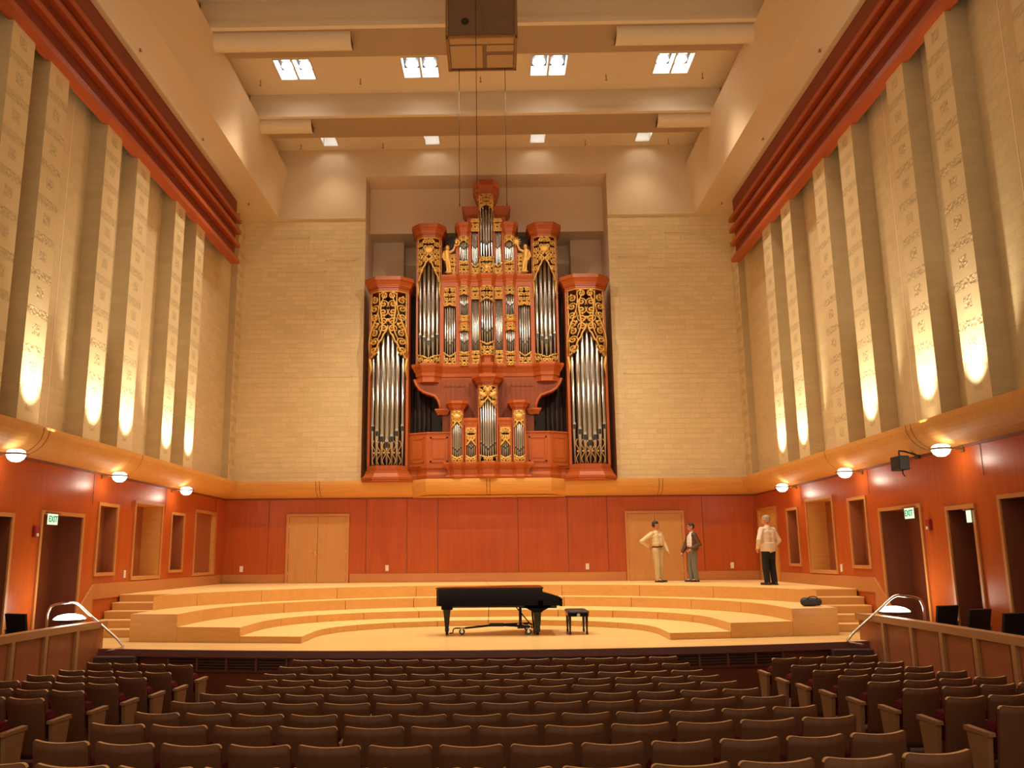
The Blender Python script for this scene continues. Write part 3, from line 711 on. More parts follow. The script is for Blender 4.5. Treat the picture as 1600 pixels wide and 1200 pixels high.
for s in (-1,1):
    # outer pedal tower
    Y = 28.0; hw = .665; xc = s*3.29; t = PART('pedal_tower', xc, Y, oz(752,Y)); yf = yfun(xc,Y,hw,.30)
    zb0, zb1, zt0, zt1 = oz(752,Y), oz(727,Y), oz(458,Y), oz(436,Y)
    case(t, xc, Y, hw, 29.2, zb1, zt0, .085); cornice(t, xc, Y, hw, .30, 29.2, zt0, zt1, .17); cornice(t, xc, Y, hw, .30, 29.2, zb0, zb1, .17, 'plinth', True)
    zl = vee(xc, hw-.08, oz(512,Y), oz(560,Y), .9)
    mb = MB(); carve(mb, xc-hw+.06, xc+hw-.06, zl, const(zt0), yf, .27, thick=.10)
    for q in (-1,1):
        for b0, b1, wv in ((.10,.55,.09),(.45,.95,-.08)):
            pts = [(xc+q*hw*lerp(b0,b1,a/12)+q*wv*sin(a/12*2*pi), yf(xc+q*hw*lerp(b0,b1,a/12))-.055, lerp(zt0-.05, oz(512+45*b1,Y)+.05, a/12)) for a in range(13)]; mb.tube(pts, [.018+.018*sin(pi*a/12) for a in range(13)], 5)
    for q in (-1,1): mb.tube([(xc+q*(hw-.05),yf(xc+q*(hw-.05))-.03,oz(560,Y)),(xc+q*(hw-.09),yf(xc+q*(hw-.05))-.04,oz(575,Y)),(xc+q*(hw-.045),yf(xc+q*(hw-.05))-.03,oz(592,Y))], [.05,.04,.012], 6)
    mb.build('carved_pipe_shade', 'gold', t)
    pipes(t, xc, yf, hw-.09, 7, zb1, oz(700,Y), .19, zl)
    mb = MB()
    for q in range(6):                                # slender scrolls between the pipe feet
        x = xc+(-2.5+q)*(hw-.09)*2/7; y = yf(x)+.02; m = 1 if q > 2 else -1
        pts = [(x+m*.05*sin(a*2*pi*1.5), y, lerp(zb1+.02, oz(692,Y)+.03*abs(q-2.5), a)) for a in [k/18 for k in range(19)]]
        mb.tube(pts, .013, 5); mb.ell((x,y-.01,lerp(zb1,oz(692,Y),.55)), (.03,.02,.035), 6, 4)
    mb.build('foot_scrollwork', 'gold', t)
    # main tower
    Y = OY; hw = .435; xc = s*1.965; t = PART('main_tower', xc, Y, oz(570)); yf = yfun(xc,Y,hw,.24)
    zb1, zt0, zt1 = oz(569), oz(375), oz(354)
    case(t, xc, Y, hw, 29.2, zb1, zt0, .07); cornice(t, xc, Y, hw, .24, 29.2, zt0, zt1, .16)
    zl = vee(xc, hw-.06, oz(408), oz(442), 1.3)
    mb = MB(); carve(mb, xc-hw+.05, xc+hw-.05, zl, const(zt0), yf, .21, thick=.115)
    mb.ell((xc,yf(xc)-.06,oz(394)), (.16,.05,.13), 10, 6)
    for q in (-1,1): mb.tube([(xc+q*(hw-.05),yf(xc+q*(hw-.05))-.03,oz(442)),(xc+q*(hw-.075),yf(xc+q*(hw-.05))-.04,oz(455)),(xc+q*(hw-.045),yf(xc+q*(hw-.05))-.03,oz(468))], [.04,.035,.012], 6)
    mb.build('carved_pipe_shade', 'gold', t)
    zh = lambda x, xc=xc, hw=hw: lerp(oz(562), oz(554), min(1,abs(x-xc)/hw))
    mb = MB(); carve(mb, xc-hw+.05, xc+hw-.05, const(zb1), zh, yf, .17, 'hi', .13); mb.build('carved_toe_board', 'gold', t)
    pipes(t, xc, yf, hw-.075, 5, oz(562), oz(541), .12, zl)
    # flat beside the main tower
    xa, xb = abs(ox(692,500)), abs(ox(711,500)); xc = s*(xa+xb)/2; hw = abs(xb-xa)/2; hw = abs(hw)
    t = PART('pipe_flat', xc, Y, oz(572)); fl = const(Y-.02)
    zl = vee(xc, hw, oz(474), oz(478), 1)
    mb = MB(); mb.box(xc-hw,xc+hw,Y+.3,Y+.33,oz(572),oz(448)); mb.build('back_board', 'organdark', t)
    mb = MB(); carve(mb, xc-hw, xc+hw, zl, const(oz(450)), fl, .17, 'lo', .13); mb.build('carved_pipe_shade', 'gold', t)
    mb = MB(); carve(mb, xc-hw, xc+hw, const(oz(572)), vee(xc,hw,oz(557),oz(551)), fl, .15, 'hi', .14); mb.build('carved_toe_board', 'gold', t)
    pipes(t, xc, fl, hw-.01, 5, oz(560), oz(541), .10, zl)
    # little two-storey turret
    xa, xb = abs(ox(716,500)), abs(ox(732,500)); xc = s*(xa+xb)/2; hw = abs(xb-xa)/2+.02
    t = PART('pipe_turret', xc, Y, oz(572)); yf = yfun(xc,Y,hw,.14)
    case(t, xc, Y, hw, Y+.5, oz(572), oz(447), .05)
    mb = MB(); mb.loft([plan_oct(xc,Y,hw,.14,Y+.4,o) for o in (0,.02,.02,0)], [oz(508),oz(507),oz(503),oz(502)]); mb.build('middle_rail', 'organ', t)
    for va, vb, vc, vd in ((449,459,496,503),(507,515,553,572)):
        mb = MB(); carve(mb, xc-hw+.03, xc+hw-.03, vee(xc,hw,oz(vb),oz(vb+4)), const(oz(va)), yf, .14, 'lo', .14); mb.build('carved_pipe_shade', 'gold', t)
        mb = MB(); carve(mb, xc-hw+.03, xc+hw-.03, const(oz(vd)), vee(xc,hw,oz(vc),oz(vc-3)), yf, .14, 'hi', .14); mb.build('carved_toe_board', 'gold', t)
        pipes(t, xc, yf, hw-.045, 5, oz(vc+2), oz(vc-14), .05, const(oz(vb)-.1), tiny=True)
    # narrow flat next to the centre
    xa, xb = abs(ox(735.5,500)), abs(ox(747.5,500)); xc = s*(xa+xb)/2; hw = abs(xb-xa)/2
    t = PART('narrow_flat', xc, Y, oz(572))
    mb = MB(); mb.box(xc-hw,xc+hw,Y+.3,Y+.33,oz(572),oz(448)); mb.build('back_board', 'organdark', t)
    mb = MB(); carve(mb, xc-hw, xc+hw, const(oz(467)), const(oz(450)), fl, .13, 'lo', .14); mb.build('carved_pipe_shade', 'gold', t)
    mb = MB(); carve(mb, xc-hw, xc+hw, const(oz(572)), const(oz(549)), fl, .14, 'hi', .14); mb.build('carved_toe_board', 'gold', t)
    pipes(t, xc, fl, hw-.005, 5, oz(552), oz(538), .06, const(oz(467)), tiny=True)
    # upper storey: turret
    xa, xb = abs(ox(714,400)), abs(ox(733,400)); xc = s*(xa+xb)/2; hw = abs(xb-xa)/2
    t = PART('upper_turret', xc, Y, oz(430)); yf = yfun(xc,Y,hw,.14)
    case(t, xc, Y, hw, Y+.7, oz(430), oz(371), .05); cornice(t, xc, Y, hw, .14, Y+.7, oz(371), oz(350), .11)
    mb = MB(); carve(mb, xc-hw+.04, xc+hw-.04, vee(xc,hw,oz(377),oz(384)), const(oz(371)), yf, .13, 'lo', .14); mb.build('carved_pipe_shade', 'gold', t)
    mb = MB(); carve(mb, xc-hw+.04, xc+hw-.04, const(oz(430)), vee(xc,hw,oz(412),oz(408)), yf, .15, 'hi', .14); mb.build('carved_toe_board', 'gold', t)
    pipes(t, xc, yf, hw-.05, 5, oz(412), oz(392), .05, const(oz(379)))
    # upper storey: flat beside the crown
    xa, xb = abs(ox(735,400)), abs(ox(748,400)); xc = s*(xa+xb)/2; hw = abs(xb-xa)/2
    t = PART('upper_flat', xc, Y, oz(430))
    mb = MB(); mb.box(xc-hw-.06,xc+hw+.02,Y+.25,Y+.9,oz(430),oz(342)); mb.mi = 1; mb.box(xc-hw,xc+hw,Y+.22,Y+.25,oz(430),oz(342)); mb.mi = 0; mb.box(xc-s*.0-(hw+.06 if s < 0 else -hw),xc-(hw if s < 0 else -(hw+.06)),Y-.02,Y+.3,oz(430),oz(342)); mb.build('flat_case', ['organ','organdark'], t)
    mb = MB(); carve(mb, xc-hw, xc+hw, const(oz(361)), const(oz(343)), fl, .15, 'lo', .14); mb.build('carved_pipe_shade', 'gold', t)
    mb = MB(); carve(mb, xc-hw, xc+hw, const(oz(430)), vee(xc,hw,oz(417),oz(412)), fl, .15, 'hi', .14); mb.build('carved_toe_board', 'gold', t)
    pipes(t, xc, fl, hw-.01, 5, oz(418), oz(389), .05, const(oz(361)))
    # gilded figure panel
    xa, xb = abs(ox(692,400)), abs(ox(711,400)); xc = s*(xa+xb)/2; hw = abs(xb-xa)/2
    t = PART('figure_panel', xc, Y, oz(430)); xi = xc-s*hw*.45; m = -s      # m: direction towards the centre
    zb, zt = oz(429), oz(386)
    H = zt-zb
    mb = MB(); P = lambda a, b, dy=0: (xc-m*hw*.35+m*a, Y-.10+dy, zb+H*b)
    mb.cap2(P(.00,.06),P(.0,.28),.045,.06); mb.cap2(P(.0,.28),P(-.02,.50),.06,.085); mb.cap2(P(.09,.07,-.03),P(.07,.28,-.04),.045,.06); mb.cap2(P(.07,.28,-.04),P(.03,.50),.06,.085)
    mb.cap2(P(.0,.50),P(-.01,.62),.10,.09); mb.cap2(P(-.01,.62),P(-.02,.76),.09,.115); mb.cap2(P(-.02,.80),P(-.01,.90),.05,.045); mb.ell(P(.0,.945),(.075,.085,.095))
    mb.cap2(P(.08,.79),P(.20,.84,-.03),.048,.042); mb.cap2(P(.20,.84,-.03),P(.26,1.0,-.04),.042,.034); mb.ell(P(.265,1.03,-.04),(.045,.03,.05))
    mb.cap2(P(-.12,.79),P(-.16,.62,-.03),.048,.042); mb.cap2(P(-.16,.62,-.03),P(-.10,.48,-.07),.042,.034); mb.ell(P(.04,.05,-.05),(.13,.09,.05))
    st = mb.build('gilded_figure', 'gold', t); r = st.modifiers.new('Remesh','REMESH'); r.mode = 'VOXEL'; r.voxel_size = .016; r.use_smooth_shade = True
    mb = MB()
    if s > 0:
        c = P(.30,1.13,-.02); mb.cyl((c[0],c[1]-.03,c[2]),(c[0],c[1]+.03,c[2]),.07,None,14)
        for q in range(10): a = 2*pi*q/10; mb.tube([(c[0]+.07*cos(a),c[1],c[2]+.07*sin(a)),(c[0]+.17*cos(a),c[1],c[2]+.17*sin(a))],[.03,.004],5)
        mb.build('sunburst', 'gold', t)
    else:
        c = P(.30,1.12,-.02); mb.tube([(c[0]+.10*cos(a),c[1],c[2]+.10*sin(a)) for a in [-2+q*.42 for q in range(11)]], [.012+.025*sin(pi*q/10) for q in range(11)], 6); mb.ell((c[0],c[1],c[2]+.02),(.05,.03,.06)); mb.build('crescent', 'gold', t)
    mb = MB(); xin = xc+m*hw*.42
    carve(mb, xin-hw*.5, xin+hw*.5, const(zb), const(oz(398)), const(Y-.02), .15, 'hi', .14); mb.build('carved_foliage', 'gold', t)
    mb = MB(); mb.box(xc-hw,xc+hw,Y+.45,Y+.5,zb,oz(392)); mb.build('back_board', 'organdark', t)
# centre compartment and crown
Y = OY
t = PART('centre_tower', 0, Y, oz(572)); hw = .27; yf = yfun(0,Y,hw,.18)
case(t, 0, Y, hw, Y+.6, oz(572), oz(447), .055)
mb = MB(); carve(mb, -hw+.04, hw-.04, vee(0,hw,oz(467),oz(474)), const(oz(449)), yf, .17, 'lo', .13); mb.build('carved_pipe_shade', 'gold', t)
mb = MB(); carve(mb, -hw+.04, hw-.04, const(oz(556)), vee(0,hw,oz(540),oz(533)), yf, .17, 'hi', .13); mb.build('carved_toe_board', 'gold', t)
pipes(t, 0, yf, hw-.06, 5, oz(541), oz(524), .08, const(oz(469)))
mb = MB(); mb.loft([plan_oct(0,Y,.20,.16,Y+.2,o) for o in (.03,0,0,.04,.05)], [oz(573),oz(571),oz(560),oz(557),oz(555)]); mb.build('console_block', 'organ', t)
t = PART('crown_tower', 0, Y, oz(430)); hw = .285; yf = yfun(0,Y,hw,.20)
case(t, 0, Y, hw, Y+.7, oz(430), oz(306), .05)
mb = MB(); mb.loft([plan_oct(0,Y,hw,.20,Y+.7,o) for o in (0,0,.03,.035,.09,.12,.17,.17,.15,.15)], [oz(v) for v in (322,317,316,310,305,300,296,291,290.5,287)]); mb.build('cornice', 'organ', t)
mb = MB(); carve(mb, -hw+.04, hw-.04, vee(0,hw,oz(323),oz(332)), const(oz(308)), lambda x: yf(x)-.05, .15, 'lo', .13); mb.build('carved_pipe_shade', 'gold', t)
mb = MB(); carve(mb, -hw+.04, hw-.04, const(oz(430)), vee(0,hw,oz(410),oz(402)), yf, .19, 'hi', .12); mb.ell((0,Y-.24,oz(420)),(.09,.04,.10),10,6); mb.build('carved_toe_board', 'gold', t)
pipes(t, 0, yf, hw-.055, 5, oz(410), oz(386), .05, const(oz(326)))
# wide cornice behind the crown
mb = MB(); z0, z1 = oz(343), oz(323)
wp = lambda o: [(-.82-o,Y+.9),(-.82-o,Y-.02-o),(.82+o,Y-.02-o),(.82+o,Y+.9)]
mb.loft([wp(o) for o in (-.16,-.16,-.1,-.02,.02,.02)], [z0+(z1-z0)*a for a in (0,.3,.45,.75,.9,1)]); mb.build('crown_cornice', 'organ', organ)
# storey cornice (v 430-447) with bumps, running between the main towers
def bump_plan(o):
    b = [(-1.53,Y+.5),(-1.53,Y-.02-o)]
    tx = (abs(ox(716,440))+abs(ox(732,440)))/2
    for c, h, p in ((-tx,.22,.14),(0,.30,.18),(tx,.22,.14)):
        b += [(c-h-o*.5,Y-.02-o),(c-h*.5-o*.4,Y-p-o),(c+h*.5+o*.4,Y-p-o),(c+h+o*.5,Y-.02-o)]
    return b+[(1.53,Y-.02-o),(1.53,Y+.5)]
mb = MB(); z0, z1 = oz(448), oz(430)
mb.loft([bump_plan(o) for o in (0,0,.02,.03,.08,.10,.10)], [z0+(z1-z0)*a for a in (0,.4,.42,.55,.75,.85,1)]); mb.build('storey_cornice', 'organ', organ)
# stiles between the flats
tx = (abs(ox(716,500))+abs(ox(732,500)))/2
for s in (-1,1):
    mb = MB()
    for a, b_ in ((abs(ox(711,500)),tx+.17),(abs(ox(735.5,500)),tx-.17),(abs(ox(747.5,500)),.25),(abs(ox(692,500)),1.60)): mb.box(s*a, s*b_, Y-.04, Y+.4, oz(572), oz(447))
    mb.build('stile', 'organ', organ)
    mb = MB(); a = abs(ox(711,400)); mb.box(s*(a-.06),s*a,Y-.04,Y+.4,oz(430),oz(372)); mb.build('stile', 'organ', organ)
# impost cornice under the pipes (v 570-594), with bumps under the towers
def imp_plan(o):
    b = [(-2.46-o,29.2),(-2.46-o,Y-.02-o*.4)]
    for c, h, p in ((-1.965,.45,.26),(0,.30,.22),(1.965,.45,.26)):
        b += [(c-h-o*.3,Y-.02-o),(c-h*.5-o*.3,Y-p-o),(c+h*.5+o*.3,Y-p-o),(c+h+o*.3,Y-.02-o)]
    return b+[(2.46+o,Y-.02-o*.4),(2.46+o,29.2)]
mb = MB(); z0, z1 = oz(597), oz(569)
mb.loft([imp_plan(o) for o in (-.10,-.10,-.06,-.05,.02,.06,.08,.08)], [z0+(z1-z0)*a for a in (0,.28,.32,.5,.72,.8,.88,1)]); mb.build('impost_cornice', 'organ', organ)
# lower case: bracketed panel front
out = [(646,592),(649,600),(654,607),(661,612),(670,615),(678,618),(683,624),(686,632),(687,641),(690,648),(690,728)]
L_ = [(-abs(ox(u,v)), oz(v)) for u, v in out]
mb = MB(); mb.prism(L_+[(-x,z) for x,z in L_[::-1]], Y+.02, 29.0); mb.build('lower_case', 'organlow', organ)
mb = MB()
for x in [-1.55+.155*k for k in range(21)]:
    zlow = oz(612) if abs(x) > 1.4 else oz(640); mb.box(x-.012,x+.012,Y+.0,Y+.03,zlow,oz(598))
for x0, x1 in ((-1.5,-.72),(.72,1.5)): mb.box(x0,x1,Y-.0,Y+.03,oz(604),oz(602))
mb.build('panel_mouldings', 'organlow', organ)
for s in (-1,1):
    pts = [(-s*x, z) for x, z in L_[:9]]; mb = MB(); mb.tube([(x,Y-.0,z) for x,z in pts], .05, 8); mb.build('bracket_moulding', 'organ', organ)
    mb = MB(); mb.loft([[(s*(1.5)-.16-o,Y+.3),(s*1.5-.16-o,Y-.06-o),(s*1.5+.16+o,Y-.06-o),(s*1.5+.16+o,Y+.3)] for o in (0,.03,.09,.09)], [oz(648),oz(645),oz(641),oz(639)]); mb.build('bracket_cap', 'organ', organ)
# dark interior behind
mb = MB(); mb.box(-2.6,2.6,28.95,30.2,oz(752),oz(450)); mb.box(-1.45,1.45,28.75,29.6,oz(450),oz(360)); mb.build('inner_case', 'organdark', organ)
for s in (-1,1):
    mb = MB()
    for k in range(4): mb.cyl((s*(2.0+.16*k),28.88,oz(727)),(s*(2.0+.16*k),28.88,oz(610-3*k)),.06,None,10)
    mb.build('dark_wooden_pipe', 'organdark', organ)
# parapet panels beside the choir division
for s in (-1,1):
    t = PART('gallery_parapet', s*2.0, 27.9, oz(752)); z0, z1 = oz(728,27.9), oz(677,27.9)
    pl = [(s*1.20,27.82),(s*2.0,27.82),(s*2.62,28.12)]
    mb = MB(); mb.slab(pl+[(x,y+.08) for x,y in pl[::-1]], z0, z1); mb.build('parapet_wall', 'organ', t)
    mb = MB(); mb.slab([(x,y-.035) for x,y in pl]+[(x,y+.11) for x,y in pl[::-1]], z1, z1+.045); mb.build('parapet_rail', 'organ', t)
    for (a, b_) in ((pl[0],pl[1]),(pl[1],pl[2])):
        q = lambda f, dy=0: (lerp(a[0],b_[0],f), lerp(a[1],b_[1],f)+dy); mb = MB()
        for f0, f1, za, zb in ((.14,.20,z0+.12,z1-.12),(.80,.86,z0+.12,z1-.12),(.14,.86,z1-.17,z1-.12),(.14,.86,z0+.12,z0+.17)):
            mb.slab([q(f0,-.022),q(f1,-.022),q(f1,.01),q(f0,.01)], za, zb)
        mb.slab([q(.26,-.015),q(.74,-.015),q(.74,.01),q(.26,.01)], z0+.24, z1-.24)
        mb.build('raised_panel', 'organ', t)
# base plinth
YR = 27.62
def base_plan(o): return [(-2.75,29),(-2.75,28.2-o),(-2.35,28.12-o),(-1.98,27.78-o),(1.98,27.78-o),(2.35,28.12-o),(2.75,28.2-o),(2.75,29)]
mb = MB(); z0, z1 = LED1+.012, oz(727,27.8)
mb.loft([base_plan(o) for o in (.05,.05,.02,0,0,.04,.05,.05)], [z0+(z1-z0)*a for a in (0,.3,.36,.5,.7,.8,.85,1)]); mb.build('plinth', 'organ', organ)
# choir division in front: centre tower, two side towers, two small flats, on its own stepped base
zb0, zb1 = LED1+.012, oz(722,YR)
def choir_base(o):
    b = [(-1.36-o,27.95),(-1.36-o,YR-.02-o)]
    for c, h, p in ((-1.0,.24,.10),(0,.36,.20),(1.0,.24,.10)): b += [(c-h-o*.3,YR-.0-o),(c-h*.5-o*.3,YR-p-o),(c+h*.5+o*.3,YR-p-o),(c+h+o*.3,YR-.0-o)]
    return b+[(1.36+o,YR-.02-o),(1.36+o,27.95)]
mb = MB(); mb.loft([choir_base(o) for o in (.0,.02,-.02,-.05,-.05,.0,.06,.08,.08)], [lerp(zb0,zb1,a) for a in (0,.12,.2,.25,.55,.65,.78,.88,1)]); mb.build('choir_base', 'organ', organ)
zY = lambda v: oz(v, YR)
def choir_tower(xc, hw, p, vt1, vt0, vcc, vcs, vm, dm, n, fl, name):
    t = PART(name, xc, YR, zb1); yf = yfun(xc,YR,hw,p)
    case(t, xc, YR, hw, YR+.5, zb1, zY(vt0), .055); cornice(t, xc, YR, hw, p, YR+.5, zY(vt0), zY(vt1), fl)
    zl = vee(xc,hw-.05,zY(vcc),zY(vcs),.9)
    mb = MB(); carve(mb, xc-hw+.045, xc+hw-.045, zl, const(zY(vt0)), yf, .17, 'lo', .13)
    if n == 7: mb.ell((xc,yf(xc)-.05,zY(612)),(.085,.07,.11)); mb.ell((xc-.16,yf(xc)-.04,zY(618)),(.13,.03,.07),10,6,Matrix.Rotation(.6,3,'Y')); mb.ell((xc+.16,yf(xc)-.04,zY(618)),(.13,.03,.07),10,6,Matrix.Rotation(-.6,3,'Y'))
    elif name == 'choir_tower': mb.ell((xc,yf(xc)-.05,zY(652)),(.14,.05,.10),10,6)
    mb.build('carved_pipe_shade', 'gold', t)
    mb = MB(); carve(mb, xc-hw+.045, xc+hw-.045, const(zb1), vee(xc,hw,zY(716),zY(711)), yf, .15, 'hi', .13); mb.build('carved_toe_board', 'gold', t)
    pipes(t, xc, yf, hw-.06, n, zY(717), zY(vm), dm, zl)
choir_tower(0, .325, .18, 587, 605, 622, 638, 705, .07, 7, .19, 'choir_centre_tower')
for s in (-1,1):
    choir_tower(s*1.0, .215, .10, 627, 643, 657, 668, 707, .06, 5, .15, 'choir_tower')
    choir_tower(s*.555, .205, .02, 653, 669, 686, 696, 702, .05, 5, .05, 'choir_flat')
o = SMALL.build('small_pipes', ['pipe','pipemouth'], organ); o['kind'] = 'stuff'
# ================================================================== PIANO AND BENCH
px, py = -1.10, 19.10                               # tail end, audience (straight) side
t = empty('grand_piano', (.25,19.8,STG), 'closed black concert grand piano on a wheeled dolly in the middle of the stage', 'piano')
zr0, zr1 = STG+.62, STG+.97
rim = [(px+.06,py),(px+2.30,py),(px+2.30,py+1.52),(px+1.75,py+1.52)]
for k in range(9):
    a = k/8; rim.append((px+1.75-1.05*a, py+1.52-.62*(a*a*(3-2*a))))
rim += [(px+.40,py+.84),(px+.15,py+.74),(px+.03,py+.52),(px,py+.28),(px+.01,py+.07)]
mb = MB(); mb.slab(rim, zr0, zr1); mb.build('rim', 'black', t)
def grow(pl, o):
    cx = sum(x for x, y in pl)/len(pl); cy = sum(y for x, y in pl)/len(pl)
    return [(x+o*(1 if x > cx else -1), y+o*(1 if y > cy else -1)) for x, y in pl]
mb = MB(); mb.loft([grow(rim,.012),grow(rim,.022),grow(rim,.016)], [zr1,zr1+.012,zr1+.026]); mb.build('lid', 'black', t)
mb = MB(); mb.slab([(px+2.20,py),(px+2.66,py),(px+2.66,py+1.52),(px+2.20,py+1.52)], zr0, zr0+.10)
mb.add([(px+2.30,py,zr0+.10),(px+2.70,py,zr0+.10),(px+2.68,py,zr0+.17),(px+2.48,py,zr0+.24),(px+2.30,py,zr0+.28)]+[(px+2.30,py+.06,zr0+.10),(px+2.70,py+.06,zr0+.10),(px+2.68,py+.06,zr0+.17),(px+2.48,py+.06,zr0+.24),(px+2.30,py+.06,zr0+.28)],
       [(0,1,2,3,4),(9,8,7,6,5),(0,5,6,1),(1,6,7,2),(2,7,8,3),(3,8,9,4)])
mb.slab([(px+2.66,py),(px+2.72,py),(px+2.72,py+1.52),(px+2.66,py+1.52)], zr0-.02, zr0+.14); mb.build('key_bed', 'black', t)
mb = MB(); mb.add([(px+2.32,py+.07,zr0+.26),(px+2.60,py+.07,zr0+.17),(px+2.60,py+1.45,zr0+.17),(px+2.32,py+1.45,zr0+.26),(px+2.32,py+.07,zr0+.23),(px+2.60,py+.07,zr0+.14),(px+2.60,py+1.45,zr0+.14),(px+2.32,py+1.45,zr0+.23)],[(0,1,2,3),(7,6,5,4),(0,4,5,1),(1,5,6,2),(2,6,7,3),(3,7,4,0)]); mb.build('fallboard', 'black', t)
mb = MB(); mb.box(px+.35,px+1.9,py+.05,py+.8,zr0-.04,zr0); mb.box(px+1.85,px+2.6,py+.08,py+1.45,zr0-.06,zr0); mb.build('frame_beams', 'blackmat', t)
for lx, ly in ((px+.22,py+.40),(px+2.18,py+.17),(px+2.18,py+1.36)):
    mb = MB()
    if lx < 0:
        mb.bbox(lx-.12,lx+.13,ly-.13,ly+.13,zr0-.10,zr0,.02)
        mb.loft([[(lx-q,ly-q),(lx+q,ly-q),(lx+q,ly+q),(lx-q,ly+q)] for q in (.042,.045,.04,.052,.075,.085)], [STG+.06,STG+.12,STG+.14,STG+.25,STG+.48,zr0-.09])
    else:
        pr = [(.30,zr0),(.29,zr0-.03),(.22,zr0-.07),(.13,zr0-.115),(.09,zr0-.15)]
        mb.loft([[(lx-q,ly-.09),(lx+q,ly-.09),(lx+q,ly+.09),(lx-q,ly+.09)] for q, z in pr], [z for q, z in pr])
        mb.loft([[(lx-q,ly-q),(lx+q,ly-q),(lx+q,ly+q),(lx-q,ly+q)] for q in (.055,.06,.055,.07,.08,.085)], [STG+.06,STG+.14,STG+.16,STG+.25,STG+.42,zr0-.14])
    mb.cyl((lx-.03,ly,STG+.04),(lx+.03,ly,STG+.04),.04,None,12)
    mb.build('leg', 'black', t)
mb = MB(); mb.box(px+1.80,px+1.86,py+.62,py+.68,STG+.16,zr0-.05); mb.box(px+1.80,px+1.86,py+.84,py+.90,STG+.16,zr0-.05); mb.box(px+1.76,px+1.9,py+.55,py+.97,STG+.10,STG+.18)
mb.tube([(px+1.72,py+.70,zr0-.05),(px+2.06,py+.70,STG+.17)],.012,6); mb.tube([(px+1.72,py+.82,zr0-.05),(px+2.06,py+.82,STG+.17)],.012,6)
for q in (.66,.76,.86): mb.box(px+1.88,px+2.02,py+q-.02,py+q+.02,STG+.11,STG+.125)
mb.build('pedal_lyre', 'black', t)
# dolly
d = empty('piano_dolly', (.25,19.7,STG), 'low dark three-armed wheeled dolly carrying the grand piano', 'dolly')
hub = Vector((px+1.30, py+.75, STG+.17)); ends = [Vector((px+.62,py+.42,STG+.13)), Vector((px+2.02,py+.30,STG+.16)), Vector((px+2.02,py+1.25,STG+.16))]
mb = MB()
for e in ends: mb.tube([hub, e], .022, 8)
mb.box(hub.x-.16,hub.x+.16,hub.y-.12,hub.y+.12,hub.z-.03,hub.z+.03)
mb.tube([ends[0],(px+.40,py+.40,STG+.13),(px+.36,py+.40,STG+.11),(px+.345,py+.40,STG+.03),(px+.275,py+.40,STG+.025)],.014,6)
for e, ly in ((ends[1],py+.17),(ends[2],py+1.36)): mb.tube([e,(px+2.10,ly,STG+.15),(px+2.105,ly,STG+.03)],.014,6)
mb.build('dolly_frame', 'blackmat', d)
for wx, wy in ((px+.55,py+.30),(px+1.99,py+.24),(px+1.99,py+1.28)):
    mb = MB(); mb.cyl((wx,wy-.022,STG+.066),(wx,wy+.022,STG+.066),.064,None,20); w = mb.build('wheel', 'rubber', d)
    mb = MB(); mb.cyl((wx,wy-.027,STG+.066),(wx,wy+.027,STG+.066),.032,None,14); mb.box(wx-.02,wx+.02,wy-.04,wy-.03,STG+.06,STG+.15); mb.box(wx-.02,wx+.02,wy+.03,wy+.04,STG+.06,STG+.15); mb.box(wx-.03,wx+.03,wy-.04,wy+.04,STG+.135,STG+.15); mb.build('wheel_fork', 'steel', w)
# bench
bx, by = 1.96, 19.62
t = empty('piano_bench', (bx,by,STG), 'small black tufted piano bench with four legs beside the keyboard', 'bench')
mb = MB(); mb.bbox(bx-.225,bx+.225,by-.40,by+.40,STG+.375,STG+.445,.02); mb.build('apron', 'black', t)
mb = MB(); n = 6
mb.loft([[(bx-.235+i,by-.41+i),(bx+.235-i,by-.41+i),(bx+.235-i,by+.41-i),(bx-.235+i,by+.41-i)] for i in (.01,0,0,.015,.05)], [STG+.445,STG+.455,STG+.475,STG+.495,STG+.505]); cu = mb.build('cushion', 'leather', t)
mb = MB()
for q in (-.1,.1):
    for k in range(4): mb.ell((bx+q,by-.27+.18*k,STG+.505),(.012,.012,.006),8,4)
mb.build('tufting', 'leather', cu)
for a in (-1,1):
    for b_ in (-1,1):
        x, y = bx+a*.18, by+b_*.35; mb = MB()
        mb.loft([[(x-q,y-q),(x+q,y-q),(x+q,y+q),(x-q,y+q)] for q in (.022,.024,.018,.028,.03)], [STG+.001,STG+.05,STG+.07,STG+.3,STG+.375]); mb.build('leg', 'black', t)
mb = MB(); mb.cyl((bx,by-.40,STG+.41),(bx,by-.435,STG+.41),.014,None,10); mb.cyl((bx,by-.435,STG+.41),(bx,by-.46,STG+.41),.036,None,16); mb.build('height_knob', 'steel', t)

